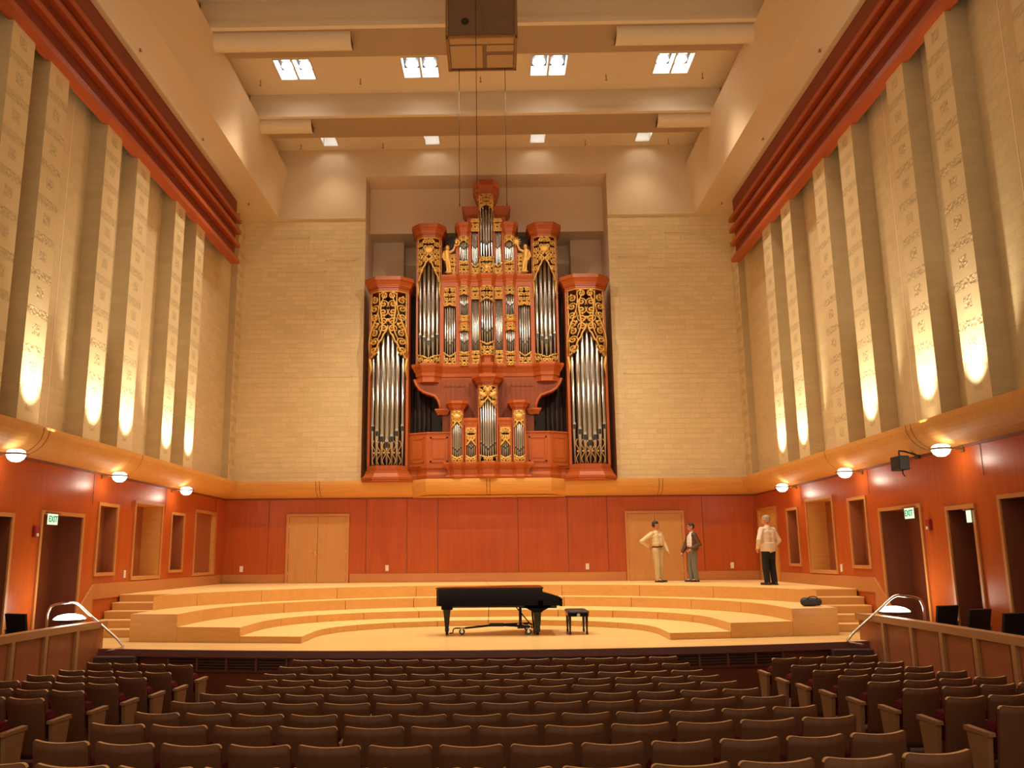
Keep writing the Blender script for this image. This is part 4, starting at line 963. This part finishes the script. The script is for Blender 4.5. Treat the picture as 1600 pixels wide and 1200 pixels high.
# ================================================================== PEOPLE
def rem(o, vox, sm=2):
    r = o.modifiers.new('Remesh','REMESH'); r.mode = 'VOXEL'; r.voxel_size = vox; r.use_smooth_shade = True
    if sm: q = o.modifiers.new('Smooth','SMOOTH'); q.factor = .5; q.iterations = sm
    return o
def person(label, loc, rz, H, arms, feet, hair, top, legs, shoes, coat=None, turn=0.0, lean=0.0, hairback=True, untucked=False, glasses=False):
    k = H/1.8
    t = empty('person', loc, label, 'person'); t.rotation_euler.z = rz
    def V(p): return Vector((p[0]*k, p[1]*k, p[2]*k))
    def mk(mb, name, m, vox, sm=2):
        o = bpy.data.objects.new(name, mb.mesh(name, m)); col.objects.link(o); o.parent = t; return rem(o, vox, sm)
    hipc, sh = V((0,0,.94)), 1.45
    B = MB(); C = lambda a, b, r0, r1, mb: mb.cap2(V(a), V(b), r0*k, r1*k)
    T = MB(); S = MB()
    ln = lambda z: lean*(z-.95)
    for s, (fx, fy) in ((-1,feet[0]),(1,feet[1])):
        hip, kn, an = (s*.09,0,.92), ((s*.09+fx)/2+.005*s,(fy)/2+.025,.50), (fx,fy,.09)
        C(hip,kn,.075,.05,B); C(kn,an,.05,.035,B); C(an,(fx+s*.02,fy+.14,.04),.035,.03,B)
        C(hip,kn,.108,.084,T); C(kn,(fx,fy-.005,.10),.084,.078,T)
        so = MB(); so.cap2(V((fx,fy-.05,.045)),V((fx+s*.02,fy+.16,.035)),.045*k,.036*k); so.cap2(V((fx,fy-.02,.07)),V((fx,fy-.01,.10)),.048*k,.045*k); so.box((fx-.04)*k,(fx+.05)*k,(fy-.09)*k,(fy+.19)*k,.002,.02*k)
        mk(so, 'shoe', shoes, .010*k)
    T.cap2(V((-.07,0,.95)),V((.07,0,.95)),.105*k,.105*k); T.cap2(V((-.06,-.01,1.02)),V((.06,-.01,1.02)),.105*k,.105*k)
    C((0,ln(1.0),1.0),(0,ln(1.3),1.30),.09,.10,B); C((-.10,ln(1.38),1.38),(.10,ln(1.38),1.38),.06,.06,B)
    C((0,ln(1.45),1.45),(0,ln(1.58)+.015,1.58),.055,.052,B)
    bot = .84 if untucked else 1.02
    S.cap2(V((-.06,0,bot+.10)),V((.06,0,bot+.10)),(.135 if untucked else .125)*k,(.135 if untucked else .125)*k)
    if untucked: S.loft([[(a*k,b_*k) for a,b_ in [(.215*cos(q*pi/8),.155*sin(q*pi/8)) for q in range(16)]]]*2,[.86*k,1.08*k])
    S.cap2(V((-.06,0,bot+.10)),V((-.06,ln(1.2),1.20)),.133*k,.135*k); S.cap2(V((.06,0,bot+.10)),V((.06,ln(1.2),1.20)),.133*k,.135*k); S.cap2(V((-.06,ln(1.2),1.2)),V((-.08,ln(1.34),1.33)),.135*k,.125*k); S.cap2(V((.06,ln(1.2),1.2)),V((.08,ln(1.34),1.33)),.135*k,.125*k); S.cap2(V((-.09,ln(1.35),1.33)),V((.09,ln(1.35),1.33)),.118*k,.118*k); S.cap2(V((-.145,ln(1.42),1.42)),V((.145,ln(1.42),1.42)),.075*k,.075*k)
    S.cap2(V((0,ln(1.45),1.44)),V((0,ln(1.5),1.49)),.085*k,.068*k)
    # head with nose, chin, ears
    Rz = Matrix.Rotation(turn,3,'Z'); hc = V((0,ln(1.68)+.02,1.68))
    hp = lambda x, y, z: hc + Rz @ Vector((x*k, y*k, z*k))
    B.ell(hp(0,0,.015), (.075*k,.095*k,.105*k), 16, 10, Rz); B.ell(hp(0,.025,-.055), (.058*k,.070*k,.065*k), 14, 8, Rz)
    B.cap2(hp(0,.092,.015), hp(0,.112,-.022), .010*k, .017*k); B.ell(hp(0,.085,-.085),(.026*k,.02*k,.02*k),10,6,Rz); B.cap2(hp(-.022,.092,-.055),hp(.022,.092,-.055),.010*k,.010*k); B.cap2(hp(-.035,.088,.035),hp(.035,.088,.035),.010*k,.010*k)
    for s in (-1,1): B.ell(hp(s*.078,-.005,.0), (.012*k,.022*k,.034*k), 8, 6, Rz)
    # arms and hands
    for s, (el, wr) in ((-1,arms[0]),(1,arms[1])):
        shp = (s*.185,ln(1.42),1.42); C(shp,el,.048,.040,B); C(el,wr,.040,.028,B)
        S.cap2(V(shp),V(el),.072*k,.064*k); e2 = [el[i]+(wr[i]-el[i])*.93 for i in range(3)]; S.cap2(V(el),V(e2),.064*k,.047*k)
        d = (V(wr)-V(el)).normalized(); side = d.cross(Vector((0,1,0))); side = side.normalized() if side.length > .1 else Vector((1,0,0)); nrm = side.cross(d)
        w = V(wr); B.cap2(w, w+d*.08*k, .028*k, .036*k); fw = nrm if abs(nrm.y) > .3 else side
        fw = fw*(1 if fw.y >= 0 else -1)
        for q, L_ in ((-1.5,.062),(-.5,.075),(.5,.070),(1.5,.055)):
            b0 = w+d*.088*k+fw*(q*.018*k); m1 = b0+d*L_*.55*k; m2 = m1+(d*.8+side*(-s)*.5).normalized()*L_*.5*k
            B.cap2(b0, m1, .0095*k, .009*k, 8); B.cap2(m1, m2, .009*k, .0075*k, 8)
        b0 = w+d*.03*k+fw*.026*k; m1 = b0+(d*.7+fw*.7).normalized()*.04*k; B.cap2(b0, m1, .012*k, .010*k, 8); B.cap2(m1, m1+(d*.9+fw*.2).normalized()*.032*k, .010*k, .008*k, 8)
    mk(B, 'body', 'skin', .0085*k, 1)
    mk(T, 'trousers', legs, .012*k); mk(S, 'shirt', top, .012*k)
    for s in (-1,1):
        e = MB(); e.ell(hp(s*.032,.088,.016), (.012*k,.006*k,.007*k), 8, 5, Rz); o = bpy.data.objects.new('eye', e.mesh('eye','eye')); col.objects.link(o); o.parent = t
    Hh = MB(); Hh.ell(hp(0,-.012,.045), (.082*k,.100*k,.085*k), 16, 9, Rz); Hh.ell(hp(0,-.045,.0), (.078*k,.065*k,.075*k), 14, 8, Rz)
    ho = MB(); ho.v = Hh.v; ho.f = Hh.f; ho.m = Hh.m; ho.sm = Hh.sm
    mk(ho, 'hair', hair, .011*k)
    bl = MB(); bl.lathe(0,0,[(.1,0)],3) if False else None
    if not untucked:
        mbx = MB(); ring = [(.150*k*cos(a)*1.08, .118*k*sin(a), 1.035*k) for a in [2*pi*q/20 for q in range(21)]]; mbx.tube(ring, .016*k, 6, False)
        o = bpy.data.objects.new('belt', mbx.mesh('belt','blackmat')); col.objects.link(o); o.parent = t
    if coat:
        J = MB()
        for s, (el, wr) in ((-1,arms[0]),(1,arms[1])):
            shp = (s*.185,ln(1.42),1.42); e2 = [el[i]+(wr[i]-el[i])*.9 for i in range(3)]
            J.cap2(V(shp),V(el),.084*k,.074*k); J.cap2(V(el),V(e2),.074*k,.056*k)
            J.cap2(V((s*.14,-.01,1.02)),V((s*.15,-.01,1.36)),.092*k,.095*k); J.cap2(V((s*.085,-.065,1.02)),V((s*.09,-.07,1.36)),.09*k,.085*k)
        J.cap2(V((-.14,-.02,1.43)),V((.14,-.02,1.43)),.085*k,.085*k); J.cap2(V((0,-.085,1.0)),V((0,-.08,1.38)),.09*k,.085*k); J.cap2(V((-.06,-.045,1.50)),V((.06,-.045,1.50)),.035*k,.035*k)
        mk(J, 'jacket', coat, .012*k)
    if glasses:
        g = MB()
        for s in (-1,1):
            g.tube([hp(s*.033+.024*cos(a), .100, .014+.018*sin(a)) for a in [2*pi*q/10 for q in range(11)]], .0035*k, 5, False); g.tube([hp(s*.057,.098,.018), hp(s*.08,.0,.018)], .003*k, 5)
        o = bpy.data.objects.new('glasses', g.mesh('glasses','wire')); col.objects.link(o); o.parent = t
    t.scale = (1.09,1.09,1); return t
R_ = math.radians
person('man in a cream top and khaki trousers standing with one hand on his hip', (5.10,26.75,TOP[3]), R_(-138), 1.82,
       (((-.27,.02,1.14),(-.27,.14,.90)),((.46,-.16,1.20),(.21,-.14,1.04))), ((-.09,.0),(.08,.04)), 'hairdk', 'tan', 'khaki', 'shoe', turn=R_(40), lean=-.05)
person('man with glasses in a brown jacket, white shirt and grey jeans', (6.16,26.75,TOP[3]), R_(98), 1.75,
       (((-.27,-.10,1.14),(-.21,.10,1.0)),((.25,.10,1.13),(.22,.22,.90))), ((-.09,-.03),(.08,.05)), 'hairdk', 'whiteshirt', 'jeans', 'shoe', coat='jacket', lean=.0, glasses=True)
person('grey-haired man in a pale untucked shirt and black trousers, seen from behind', (7.52,23.75,TOP[3]), R_(28), 1.84,
       (((-.31,-.03,1.16),(-.24,.10,.95)),((.31,-.05,1.14),(.25,.12,.96))), ((-.11,.0),(.10,-.02)), 'hairgrey', 'shirt', 'blackcloth', 'shoe', turn=R_(35), lean=0, untucked=True)

# ================================================================== WALL LAMPS, SIGNS AND SMALL FITTINGS
LAMPS = [(-1,15.15),(-1,19.46),(-1,23.76),(1,15.76),(1,20.16),(1,24.62)]
for s, y in LAMPS:
    i = LAMPS.index((s,y))%3; x = s*8.30; z = 4.43
    t = empty('wall_lamp', (x,y,z), 'glowing bowl lamp under the ledge on the %s wall, %s from the stage end' % ('left' if s < 0 else 'right', ['third','second','first'][i]), 'lamp', 'bowl lamps under the ledge')
    mb = MB(); mb.lathe(x,y,[(.001,z-.14),(.07,z-.13),(.13,z-.085),(.165,z-.012)],24,False); mb.build('bowl', 'lampglow', t)
    mb = MB(); mb.lathe(x,y,[(.165,z+.015),(.14,z+.06),(.09,z+.085),(.001,z+.09)],24,False); mb.build('dome', 'lampglow', t)
    mb = MB(); mb.lathe(x,y,[(.150,z-.014),(.205,z-.016),(.215,z),(.205,z+.016),(.150,z+.014)],28,False); mb.build('rim', 'lampmetal', t)
    mb = MB(); mb.tube([(x+s*.20,y,z),(s*(W-.01),y,z)],.016,8); mb.box(s*(W-.03),s*(W-.005),y-.05,y+.05,z-.06,z+.05); mb.build('bracket', 'lampmetal', t)
def text_obj(name, body, size, loc, rot, m, parent):
    cu = bpy.data.curves.new(name, 'FONT'); cu.body = body; cu.size = size; cu.align_x = 'CENTER'; cu.align_y = 'CENTER'; cu.extrude = .002; cu.offset = .004
    cu.materials.append(M[m]); tmp = bpy.data.objects.new('tmp', cu); col.objects.link(tmp); dg = bpy.context.evaluated_depsgraph_get(); me = bpy.data.meshes.new_from_object(tmp.evaluated_get(dg)); bpy.data.objects.remove(tmp)
    o = bpy.data.objects.new(name, me); col.objects.link(o); o.parent = parent; o.location = Vector(loc)-wloc(parent); o.rotation_euler = rot; return o
for s, y, z, lab in ((-1,17.30,3.38,'in the large doorway of the left wall'),(1,17.95,3.38,'in the wide doorway of the right wall'),(1,15.72,3.22,'in the narrow doorway of the right wall')):
    x = s*(W-.06); t = empty('exit_sign', (x,y,z), 'lit green and white exit sign '+lab, 'sign', 'exit signs'); hw = .19 if y > 16 else .07
    mb = MB(); mb.box(x-.008,x+.008,y-hw,y+hw,z-.11,z+.10); mb.build('sign_panel', 'signface', t)
    mb = MB(); mb.box(x-.03,x+.03,y-hw-.06,y+hw+.06,z+.10,z+.135); mb.build('sign_bracket', 'lampmetal', t)
    if y > 16: text_obj('lettering', 'EXIT', .17, (x-s*.011,y,z-.005), (pi/2,0,-s*pi/2), 'signgreen', t)
for s, y in ((-1,16.76),(1,17.26)):
    z = 3.12; x = s*(W-.03); t = empty('fire_alarm', (x,y,z), 'small dark red fire alarm beside the doorway of the %s wall' % ('left' if s < 0 else 'right'), 'alarm', 'fire alarms')
    mb = MB(); mb.bbox(x-.028,x+.028,y-.075,y+.075,z-.11,z+.11,.01); mb.build('alarm_box', 'red', t)
    mb = MB(); mb.bbox(x-s*.03-.02,x-s*.03+.02,y-.03,y+.03,z-.09,z-.03,.006); mb.build('strobe_lens', 'white', t)
for x, lab in ((-8.08,'left of the left double door'),(-3.33,'just right of the left double door'),(3.16,'just left of the right double door'),(7.82,'right of the right double door')):
    mb = MB(); mb.bbox(x-.055,x+.055,YB-.018,YB-.003,dz(-.47),dz(-.28),.006); o = mb.build('outlet_cover', 'white'); tag(o, 'small white outlet plate low on the back wall, '+lab, 'outlet', 'outlet plates')
for s, y, lab in ((-1,21.02,'left'),(1,21.85,'right')):
    mb = MB(); x = s*W; mb.bbox(x-s*.002,x-s*.02,y-.055,y+.055,dz(-.46),dz(-.28),.006); o = mb.build('outlet_cover', 'white'); tag(o, 'small white outlet plate on the %s wall beside the wall niches' % lab, 'outlet', 'outlet plates')
# monitor on a wall arm
t = empty('stage_monitor', (8.05,16.85,4.28), 'small black box monitor hanging from a wall arm under the right ledge', 'monitor')
mb = MB(); mb.bbox(7.95,8.15,16.67,17.05,4.15,4.42,.015); mb.build('monitor_box', 'blackmat', t)
mb = MB(); mb.tube([(8.05,16.86,4.42),(8.05,16.86,4.53),(8.2,16.95,4.53),(8.66,17.4,4.50)],.018,8); mb.box(8.64,8.69,17.32,17.48,4.43,4.56); mb.build('wall_arm', 'wire', t)
mb = MB(); mb.tube([(8.06,16.8,4.15),(8.05,16.78,4.08),(8.1,16.82,4.03)],.012,6); mb.build('cable', 'wire', t)
# bag on the third riser
zt = TOP[2]; t = empty('duffel_bag', (7.0,19.35,zt), 'small dark duffel bag lying on the right end of the third riser tier', 'bag')
mb = MB(); mb.cap2((6.86,19.35,zt+.095),(7.15,19.37,zt+.09),.095,.088,14); mb.ell((7.0,19.36,zt+.06),(.21,.12,.06)); o = mb.build('bag_body', 'bagcloth', t); rem(o,.014)
mb = MB(); mb.tube([(6.9,19.28,zt+.15),(6.93,19.25,zt+.20),(7.02,19.24,zt+.215),(7.1,19.26,zt+.19),(7.12,19.29,zt+.14)],.012,6); mb.build('handle', 'leather', t)
# handrails
for s in (-1,1):
    y = 16.95 if s < 0 else 17.25; ye = 15.85 if s < 0 else 16.6
    pts = [(s*8.40,y,.70),(s*8.40,y,1.45),(s*8.38,y,1.62),(s*8.30,y,1.73),(s*8.05,y,1.77),(s*7.85,y,1.76),(s*7.55,y,1.52),(s*7.05,y,1.12),(s*6.95,y,1.02),(s*6.90,y,.95),(s*6.98,y-.02,.91),(s*7.18,y-.04,.88)]
    if s < 0: pts = [(x+.0,yy,z) for x,yy,z in pts]
    t = empty('handrail', (s*7.7,y,.7), 'bent polished metal handrail at the %s end of the stage' % ('left' if s < 0 else 'right'), 'handrail', 'metal handrails beside the stage')
    sm = []
    for i in range(len(pts)-1):
        p0, p1, p2, p3 = [Vector(pts[max(0,min(len(pts)-1,j))]) for j in (i-1,i,i+1,i+2)]
        for q in range(4):
            a = q/4; sm.append(.5*((2*p1)+(p2-p0)*a+(2*p0-5*p1+4*p2-p3)*a*a+(3*p1-p0-3*p2+p3)*a**3))
    sm.append(Vector(pts[-1])); mb = MB(); mb.tube(sm,.024,10); mb.build('rail_tube', 'steel', t)
    mb = MB(); mb.lathe(s*8.40,y,[(.06,.705),(.06,.72),(.03,.73)],14); mb.build('base_flange', 'steel', t)
# glowing domes put in for an unidentified white glow at the parterre box ends
for s in (-1,1):
    y = 17.45 if s > 0 else 16.85; x = s*7.92
    t = empty('glow_dome', (x,y,.70), 'bright white glowing dome standing behind the %s parapet end' % ('left' if s < 0 else 'right'), 'lamp', 'glowing domes by the stage ends')
    mb = MB(); mb.lathe(x,y,[(.29,1.47),(.27,1.50),(.21,1.54),(.11,1.567),(.001,1.575)],28,False); mb.build('dome', 'domeglow', t)
    mb = MB(); mb.lathe(x,y,[(.05,1.38),(.24,1.42),(.30,1.45),(.30,1.475),(.27,1.475)],28,False); mb.lathe(x,y,[(.16,.705),(.16,.73),(.05,.75),(.05,1.40)],16); mb.build('stand', 'nosing', t)
# suspended loudspeaker cluster
bx0, bx1, by0, by1, bz0, bz1 = -.78, .80, 17.6, 18.95, 14.06, 15.6
t = empty('speaker_cluster', (0,18.2,bz0), 'brown cloth-wrapped loudspeaker box hanging from the ceiling above the stage', 'loudspeaker')
mb = MB(); mb.box(bx0+.03,bx1-.03,by0+.03,by1-.03,bz0+.05,bz1); mb.build('cabinet', 'grille', t)
mb = MB(); e = .025
for x in (bx0,bx1):
    for y in (by0,by1): mb.box(x-e,x+e,y-e,y+e,bz0,bz1)
for z in (bz0+e,bz1):
    for y in (by0,by1): mb.box(bx0,bx1,y-e,y+e,z-e,z+e)
    for x in (bx0,bx1): mb.box(x-e,x+e,by0,by1,z-e,z+e)
mb.build('edge_frame', 'lampmetal', t)
mb = MB(); mb.box(bx0+.06,bx0+.80,by0+.005,by0+.03,bz0+.08,bz0+.78); mb.box(bx0+.90,bx1-.06,by0+.005,by0+.03,bz0+.08,bz0+.48); mb.build('front_scrim', 'grille', t)
mb = MB(); mb.box(bx0+.06,bx0+.80,by0+.36,by1-.08,bz0+.03,bz0+.05); mb.box(bx0+.90,bx1-.06,by0+.75,by1-.08,bz0+.03,bz0+.05); mb.box(bx0+.90,bx1-.06,by0+.36,by0+.60,bz0+.035,bz0+.05); mb.box(bx0+.06,bx1-.06,by0+.05,by0+.30,bz0+.035,bz0+.05); mb.build('bottom_scrim', 'grillelt', t)
mb = MB(); mb.cyl((bx0+.42,by0+.004,bz0+.42),(bx0+.42,by0-.004,bz0+.42),.09,None,20); mb.build('cone', 'blackmat', t)
mb = MB()
for x in (bx0+.1,bx1-.1): mb.cyl((x,18.3,bz1),(x,18.3,COF),.015,None,8)
mb.build('hanger_rod', 'wire', t)
# microphones hung on thin cables in front of the organ
for x, y, z0, z1, lab in ((-.55,18.87,10.55,14.06,'leftmost of three'),(-.11,17.25,10.15,COF,'middle of three, before the loudspeaker box'),(.55,18.87,10.55,14.06,'rightmost of three')):
    t = empty('hanging_microphone', (x,y,z0), 'tiny microphone hanging on a thin dark cable, '+lab, 'microphone', 'hanging microphones')
    mb = MB(); mb.cyl((x,y,z0+.08),(x,y,z1),.007,None,6); mb.build('cable', 'wire', t)
    mb = MB(); mb.lathe(x,y,[(.004,z0),(.011,z0+.01),(.012,z0+.07),(.006,z0+.085)],10); mb.build('capsule', 'blackmat', t)

# ================================================================== BLACK CHAIRS IN THE BOXES
def box_chair(label, x, y, rz):
    t = empty('box_chair', (0,0,0), label, 'chair', 'black chairs in the side boxes')
    mb = MB(); mb.bbox(-.24,.24,-.22,.24,.43,.50,.02); mb.build('seat', 'blackmat', t)
    mb = MB(); mb.add([(-.23,-.22,.52),(.23,-.22,.52),(.25,-.30,.95),(-.25,-.30,.95),(-.23,-.17,.52),(.23,-.17,.52),(.25,-.26,.96),(-.25,-.26,.96)],[(0,1,2,3),(7,6,5,4),(0,4,5,1),(1,5,6,2),(2,6,7,3),(3,7,4,0)]); mb.build('backrest', 'blackmat', t)
    for s in (-1,1):
        mb = MB(); mb.tube([(s*.27,-.24,.66),(s*.27,.20,.64)],.022,8); mb.build('armrest', 'seatarm', t)
        for yy in (-.22,.19):
            mb = MB(); mb.cyl((s*.27,yy,.66 if True else .45),(s*.26,yy*1.05,.003),.016,.013,8); mb.build('leg', 'wire', t)
    t.location = (x,y,.70); t.rotation_euler.z = rz; return t
for s, y, lab in ((1,16.35,'nearest the stage in the right box'),(1,15.30,'second from the stage in the right box'),(1,14.30,'third from the stage in the right box'),(-1,15.85,'nearest the stage in the left box'),(-1,14.75,'at the frame edge in the left box')):
    box_chair('black upright chair '+lab, s*8.17, y, R_(22)*s)

# ================================================================== THEATRE SEATS
def make_seat(sp, end=0):
    """sp = spacing; end: 0 middle (arm on the left), 1 last in the row (arms on both sides), panel on aisle sides"""
    t = empty('theatre_seat'); hw = sp/2-.024
    # back shell: curved plan, dipped top with rounded corners
    def shell(y0, th, z0, z1, hwid, inset, mb, edge):
        rr = .036; e_ = [0,.06,.16,.32,.55,.8,1.0]; half = [hwid-rr*q for q in e_]; inn = [(hwid-rr)*q/4 for q in (3,2,1)]; xs = [-x for x in half+inn]+[0]+(half+inn)[::-1]; n = len(xs)-1; rows = 9
        yc = lambda x, z: y0+.060*(x/hwid)**2-.14*(z-.45)
        def top(x):
            d = hwid-abs(x)
            return z1-.014*(1-(x/hwid)**2)-(0 if d > rr else rr-sqrt(max(0,rr*rr-(rr-d)**2)))
        F_ = []; B_ = []
        for k in range(rows+1):
            f = k/rows
            for x in xs:
                z = z0+(top(x)-z0)*f; F_.append((x,yc(x,z)+th,z)); B_.append((x,yc(x,z),z))
        N_ = n+1; b = mb.add(B_+F_, []); o = len(B_)
        def q(ids, m, sm=True): mb.f.append([b+i for i in ids]); mb.m.append(m); mb.sm.append(sm)
        for k in range(rows):
            for i in range(n):
                q((k*N_+i,k*N_+i+1,(k+1)*N_+i+1,(k+1)*N_+i),0); q((o+k*N_+i,o+(k+1)*N_+i,o+(k+1)*N_+i+1,o+k*N_+i+1),0)
            q((k*N_,(k+1)*N_,o+(k+1)*N_,o+k*N_),0,False); q((k*N_+n,o+k*N_+n,o+(k+1)*N_+n,(k+1)*N_+n),0,False)
        for i in range(n): q((rows*N_+i,rows*N_+i+1,o+rows*N_+i+1,o+rows*N_+i),edge,False); q((i,o+i,o+i+1,i+1),edge,False)
    mb = MB(); shell(-.20,.030,.20,.86,hw,0,mb,1); mb.build('backrest', ['seatwood','seatedge'], t)
    mb = MB(); shell(-.175,.055,.42,.80,hw-.03,0,mb,0); mb.build('back_cushion', 'maroon', t)
    mb = MB(); mb.loft([[(-hw+.02+i,-.08+j),(hw-.02-i,-.08+j),(hw-.02-i,.07+j),(-hw+.02+i,.07+j)] for i, j in ((.02,.03),(0,.02),(0,.0),(.02,-.02),(.06,-.03))], [.40,.44,.62,.68,.70]); mb.build('seat_cushion', 'maroon', t)
    sides = [-1]+([1] if end else [])
    for s in sides:
        x = s*sp/2; mb = MB(); mb.box(x-.019,x+.019,-.17,-.05,.003,.56); mb.add([(x-.019,-.22,.56),(x+.019,-.22,.56),(x+.019,.24,.56),(x-.019,.24,.56),(x-.019,-.16,.003),(x+.019,-.16,.003),(x+.019,.14,.003),(x-.019,.14,.003)],[(0,3,2,1),(4,5,6,7),(0,1,5,4),(1,2,6,5),(2,3,7,6),(3,0,4,7)]) if end else None
        mb.build('side_panel', 'seatarm' if end else 'seatwood', t)
        mb = MB(); mb.bbox(x-.021,x+.021,-.20,.26,.562,.60,.008); mb.build('armrest', 'seatarm', t)
    return t
def end_seat(sp, side):
    """an end seat: aisle panel on one side (wide tapered), plain arm on the other"""
    t = make_seat(sp, 0); kids = {c.name.split('.')[0]: c for c in t.children}
    def panel_(x):
        mb = MB(); v = []
        for z, y0, y1, w in ((.003,-.02,.13,.022),(.30,-.05,.16,.026),(.565,-.08,.19,.030)): v.append([(x-w,y0),(x+w,y0),(x+w,y1),(x-w,y1)])
        mb.loft(v, [.003,.30,.565]); mb.build('aisle_panel', 'seatarm', t)
        mb = MB(); mb.add([(x-.036,-.11,.565),(x+.036,-.11,.565),(x+.036,.22,.575),(x-.036,.22,.575),(x-.036,-.11,.60),(x+.036,-.11,.60),(x+.036,.22,.62),(x-.036,.22,.62)],[(0,3,2,1),(4,5,6,7),(0,1,5,4),(1,2,6,5),(2,3,7,6),(3,0,4,7)]); mb.build('armrest', 'seatarm', t)
    if side < 0:
        for c in list(t.children):
            if c.name.startswith(('side_panel','armrest')): bpy.data.objects.remove(c)
        panel_(-sp/2-.012)
    else: panel_(sp/2+.012)
    return t
SP = {0: 6.7/12, 1: 6.7/13, 2: .512}
PROTO = {(k,e): (make_seat(SP[k]) if e == 0 else end_seat(SP[k],e)) for k in SP for e in (-1,0,1)}
used = set()
def place_seat(k, e, x, y, z, rz, label, group):
    p = PROTO[(k,e)]
    if (k,e) in used: p = copy_tree(p)
    used.add((k,e)); p.location = (x,y,z); p.rotation_euler.z = rz; tag(p, label, 'theatre seat', group)
for r in range(11):
    k = r%2; n = 12 if k == 0 else 13; sp = SP[k]; y0 = ROWY[r]
    for j in range(n):
        x = -3.35+sp*(j+.5); y = y0+sag(x,y0); slope = (sag(x+.05,y0)-sag(x-.05,y0))/.1
        e = -1 if j == 0 else 1 if j == n-1 else 0
        rowname = 'row nearest the stage' if r == 0 else 'nearest row at the bottom edge' if r == 10 else '%s row from the stage' % ORD[r]
        lab = 'wooden-backed theatre seat, centre block, %s, %s from the left' % (rowname, ORD[j])
        place_seat(k, e, x, y+.17, ROWF[r]+.002, atan(slope), lab, 'centre block, '+rowname)
for s in (-1,1):
    side = 'left' if s < 0 else 'right'
    for r in range(8 if s > 0 else 7):
        y0 = ROWY[r]-.32+(.22 if s > 0 else -.22)
        rowname = 'row nearest the stage' if r == 0 else '%s row from the stage' % ORD[r]
        for j in range(4):
            a = R_(12)*s; xin = 4.80
            x = s*(xin+SP[2]*(j+.5)*cos(a)); y = y0+.17+SP[2]*(j+.5)*abs(sin(a))
            zf = floor_z((y-.17)-sag(x,y0))
            e = (1 if s < 0 else -1) if j == 0 else (-1 if s < 0 else 1) if j == 3 else 0
            lab = 'wooden-backed theatre seat, %s block, %s, %s' % (side, rowname, ['on the aisle','second from the aisle','third from the aisle','against the box wall'][j])
            place_seat(2, e, x, y, max(0,ROWF[r])+.002 if zf < ROWF[r]+.03 else zf, a, lab, side+' block, '+rowname)
for key, p in PROTO.items():
    if key not in used:
        for c in list(p.children): bpy.data.objects.remove(c)
        bpy.data.objects.remove(p)

# ================================================================== LIGHT
def lamp(kind, name, loc, energy, color=(1,.80,.55), **kw):
    d = bpy.data.lights.new(name, kind); d.energy = energy; d.color = color
    tgt = kw.pop('target', None)
    for k_, v_ in kw.items(): setattr(d, k_, v_)
    o = bpy.data.objects.new(name, d); col.objects.link(o); o.location = loc
    if tgt is not None: o.rotation_euler = (Vector(tgt)-Vector(loc)).to_track_quat('-Z','Y').to_euler()
    return o
WARM = (1,.80,.54); WARM2 = (1,.85,.64)
for x, y in FIXA: lamp('SPOT','stage_downlight',(x,y-.05,COF-.02),1900,WARM2,spot_size=R_(95),spot_blend=.9,shadow_soft_size=.25,target=(x*.75,y-1.2,0))
for x, y in FIXB: lamp('SPOT','rear_downlight',(x,y-.05,COF-.02),170,WARM2,spot_size=R_(100),spot_blend=.9,shadow_soft_size=.2,target=(x*.85,y-2.2,0))
for x in (-5.5,-1.9,1.9,5.5): lamp('SPOT','front_downlight',(x,18.6,COF-.1),1900,WARM2,spot_size=R_(80),spot_blend=.9,shadow_soft_size=.25,target=(x*.7,20.5,0))
for x in (-5.5,5.5): lamp('SPOT','organ_spotlight',(x,13.5,COF-.6),3800,WARM2,spot_size=R_(34),spot_blend=.7,shadow_soft_size=.15,target=(-x*.05,28.3,9.5))
for s, y in LAMPS: lamp('POINT','bowl_lamp_light',(s*8.30,y,4.25),10,WARM2,shadow_soft_size=.12)
for s, y in ((-1,15.45),(-1,17.97),(-1,19.62),(-1,22.13),(-1,23.77),(1,14.36),(1,16.0),(1,18.52),(1,22.68),(1,24.38)):
    lamp('SPOT','pilaster_uplight',(s*(PX-.55),y,LED1-.05),480,(1,.88,.68),spot_size=R_(58),spot_blend=1.0,shadow_soft_size=.05,target=(s*(PX-.02),y,LED1+1.15))
for s in (-1,1): lamp('AREA','fill_strip',(s*8.0,16,LED1-.05),110,WARM,shape='RECTANGLE',size=.25,size_y=24,target=(s*7.0,16.0,16))  # unseen fill added along the ledges to brighten walls and ceiling
for s in (-1,1): lamp('POINT','glow_dome_light',(s*7.92,17.45 if s > 0 else 16.85,1.75),18,WARM2,shadow_soft_size=.25)
w = bpy.data.worlds.new('world'); bpy.context.scene.world = w; w.use_nodes = True
bg = w.node_tree.nodes['Background']; bg.inputs[0].default_value = (1,.78,.53,1); bg.inputs[1].default_value = .9
# ================================================================== CAMERA
cam = bpy.data.cameras.new('camera'); co = bpy.data.objects.new('camera', cam); col.objects.link(co)
cam.sensor_fit = 'HORIZONTAL'; cam.sensor_width = 36; cam.lens = F/1600*36; cam.shift_x = (800-CX)/1600; cam.clip_end = 200
mw = Matrix((RGT, UPV, -FWD)).transposed().to_4x4(); mw.translation = (XC,0,Z0); co.matrix_world = mw
sc = bpy.context.scene; sc.camera = co
sc.view_settings.view_transform = 'Standard'; sc.view_settings.exposure = 0.28
sc.cycles.use_denoising = True; sc.cycles.max_bounces = 8; sc.cycles.diffuse_bounces = 5; sc.cycles.sample_clamp_indirect = 6
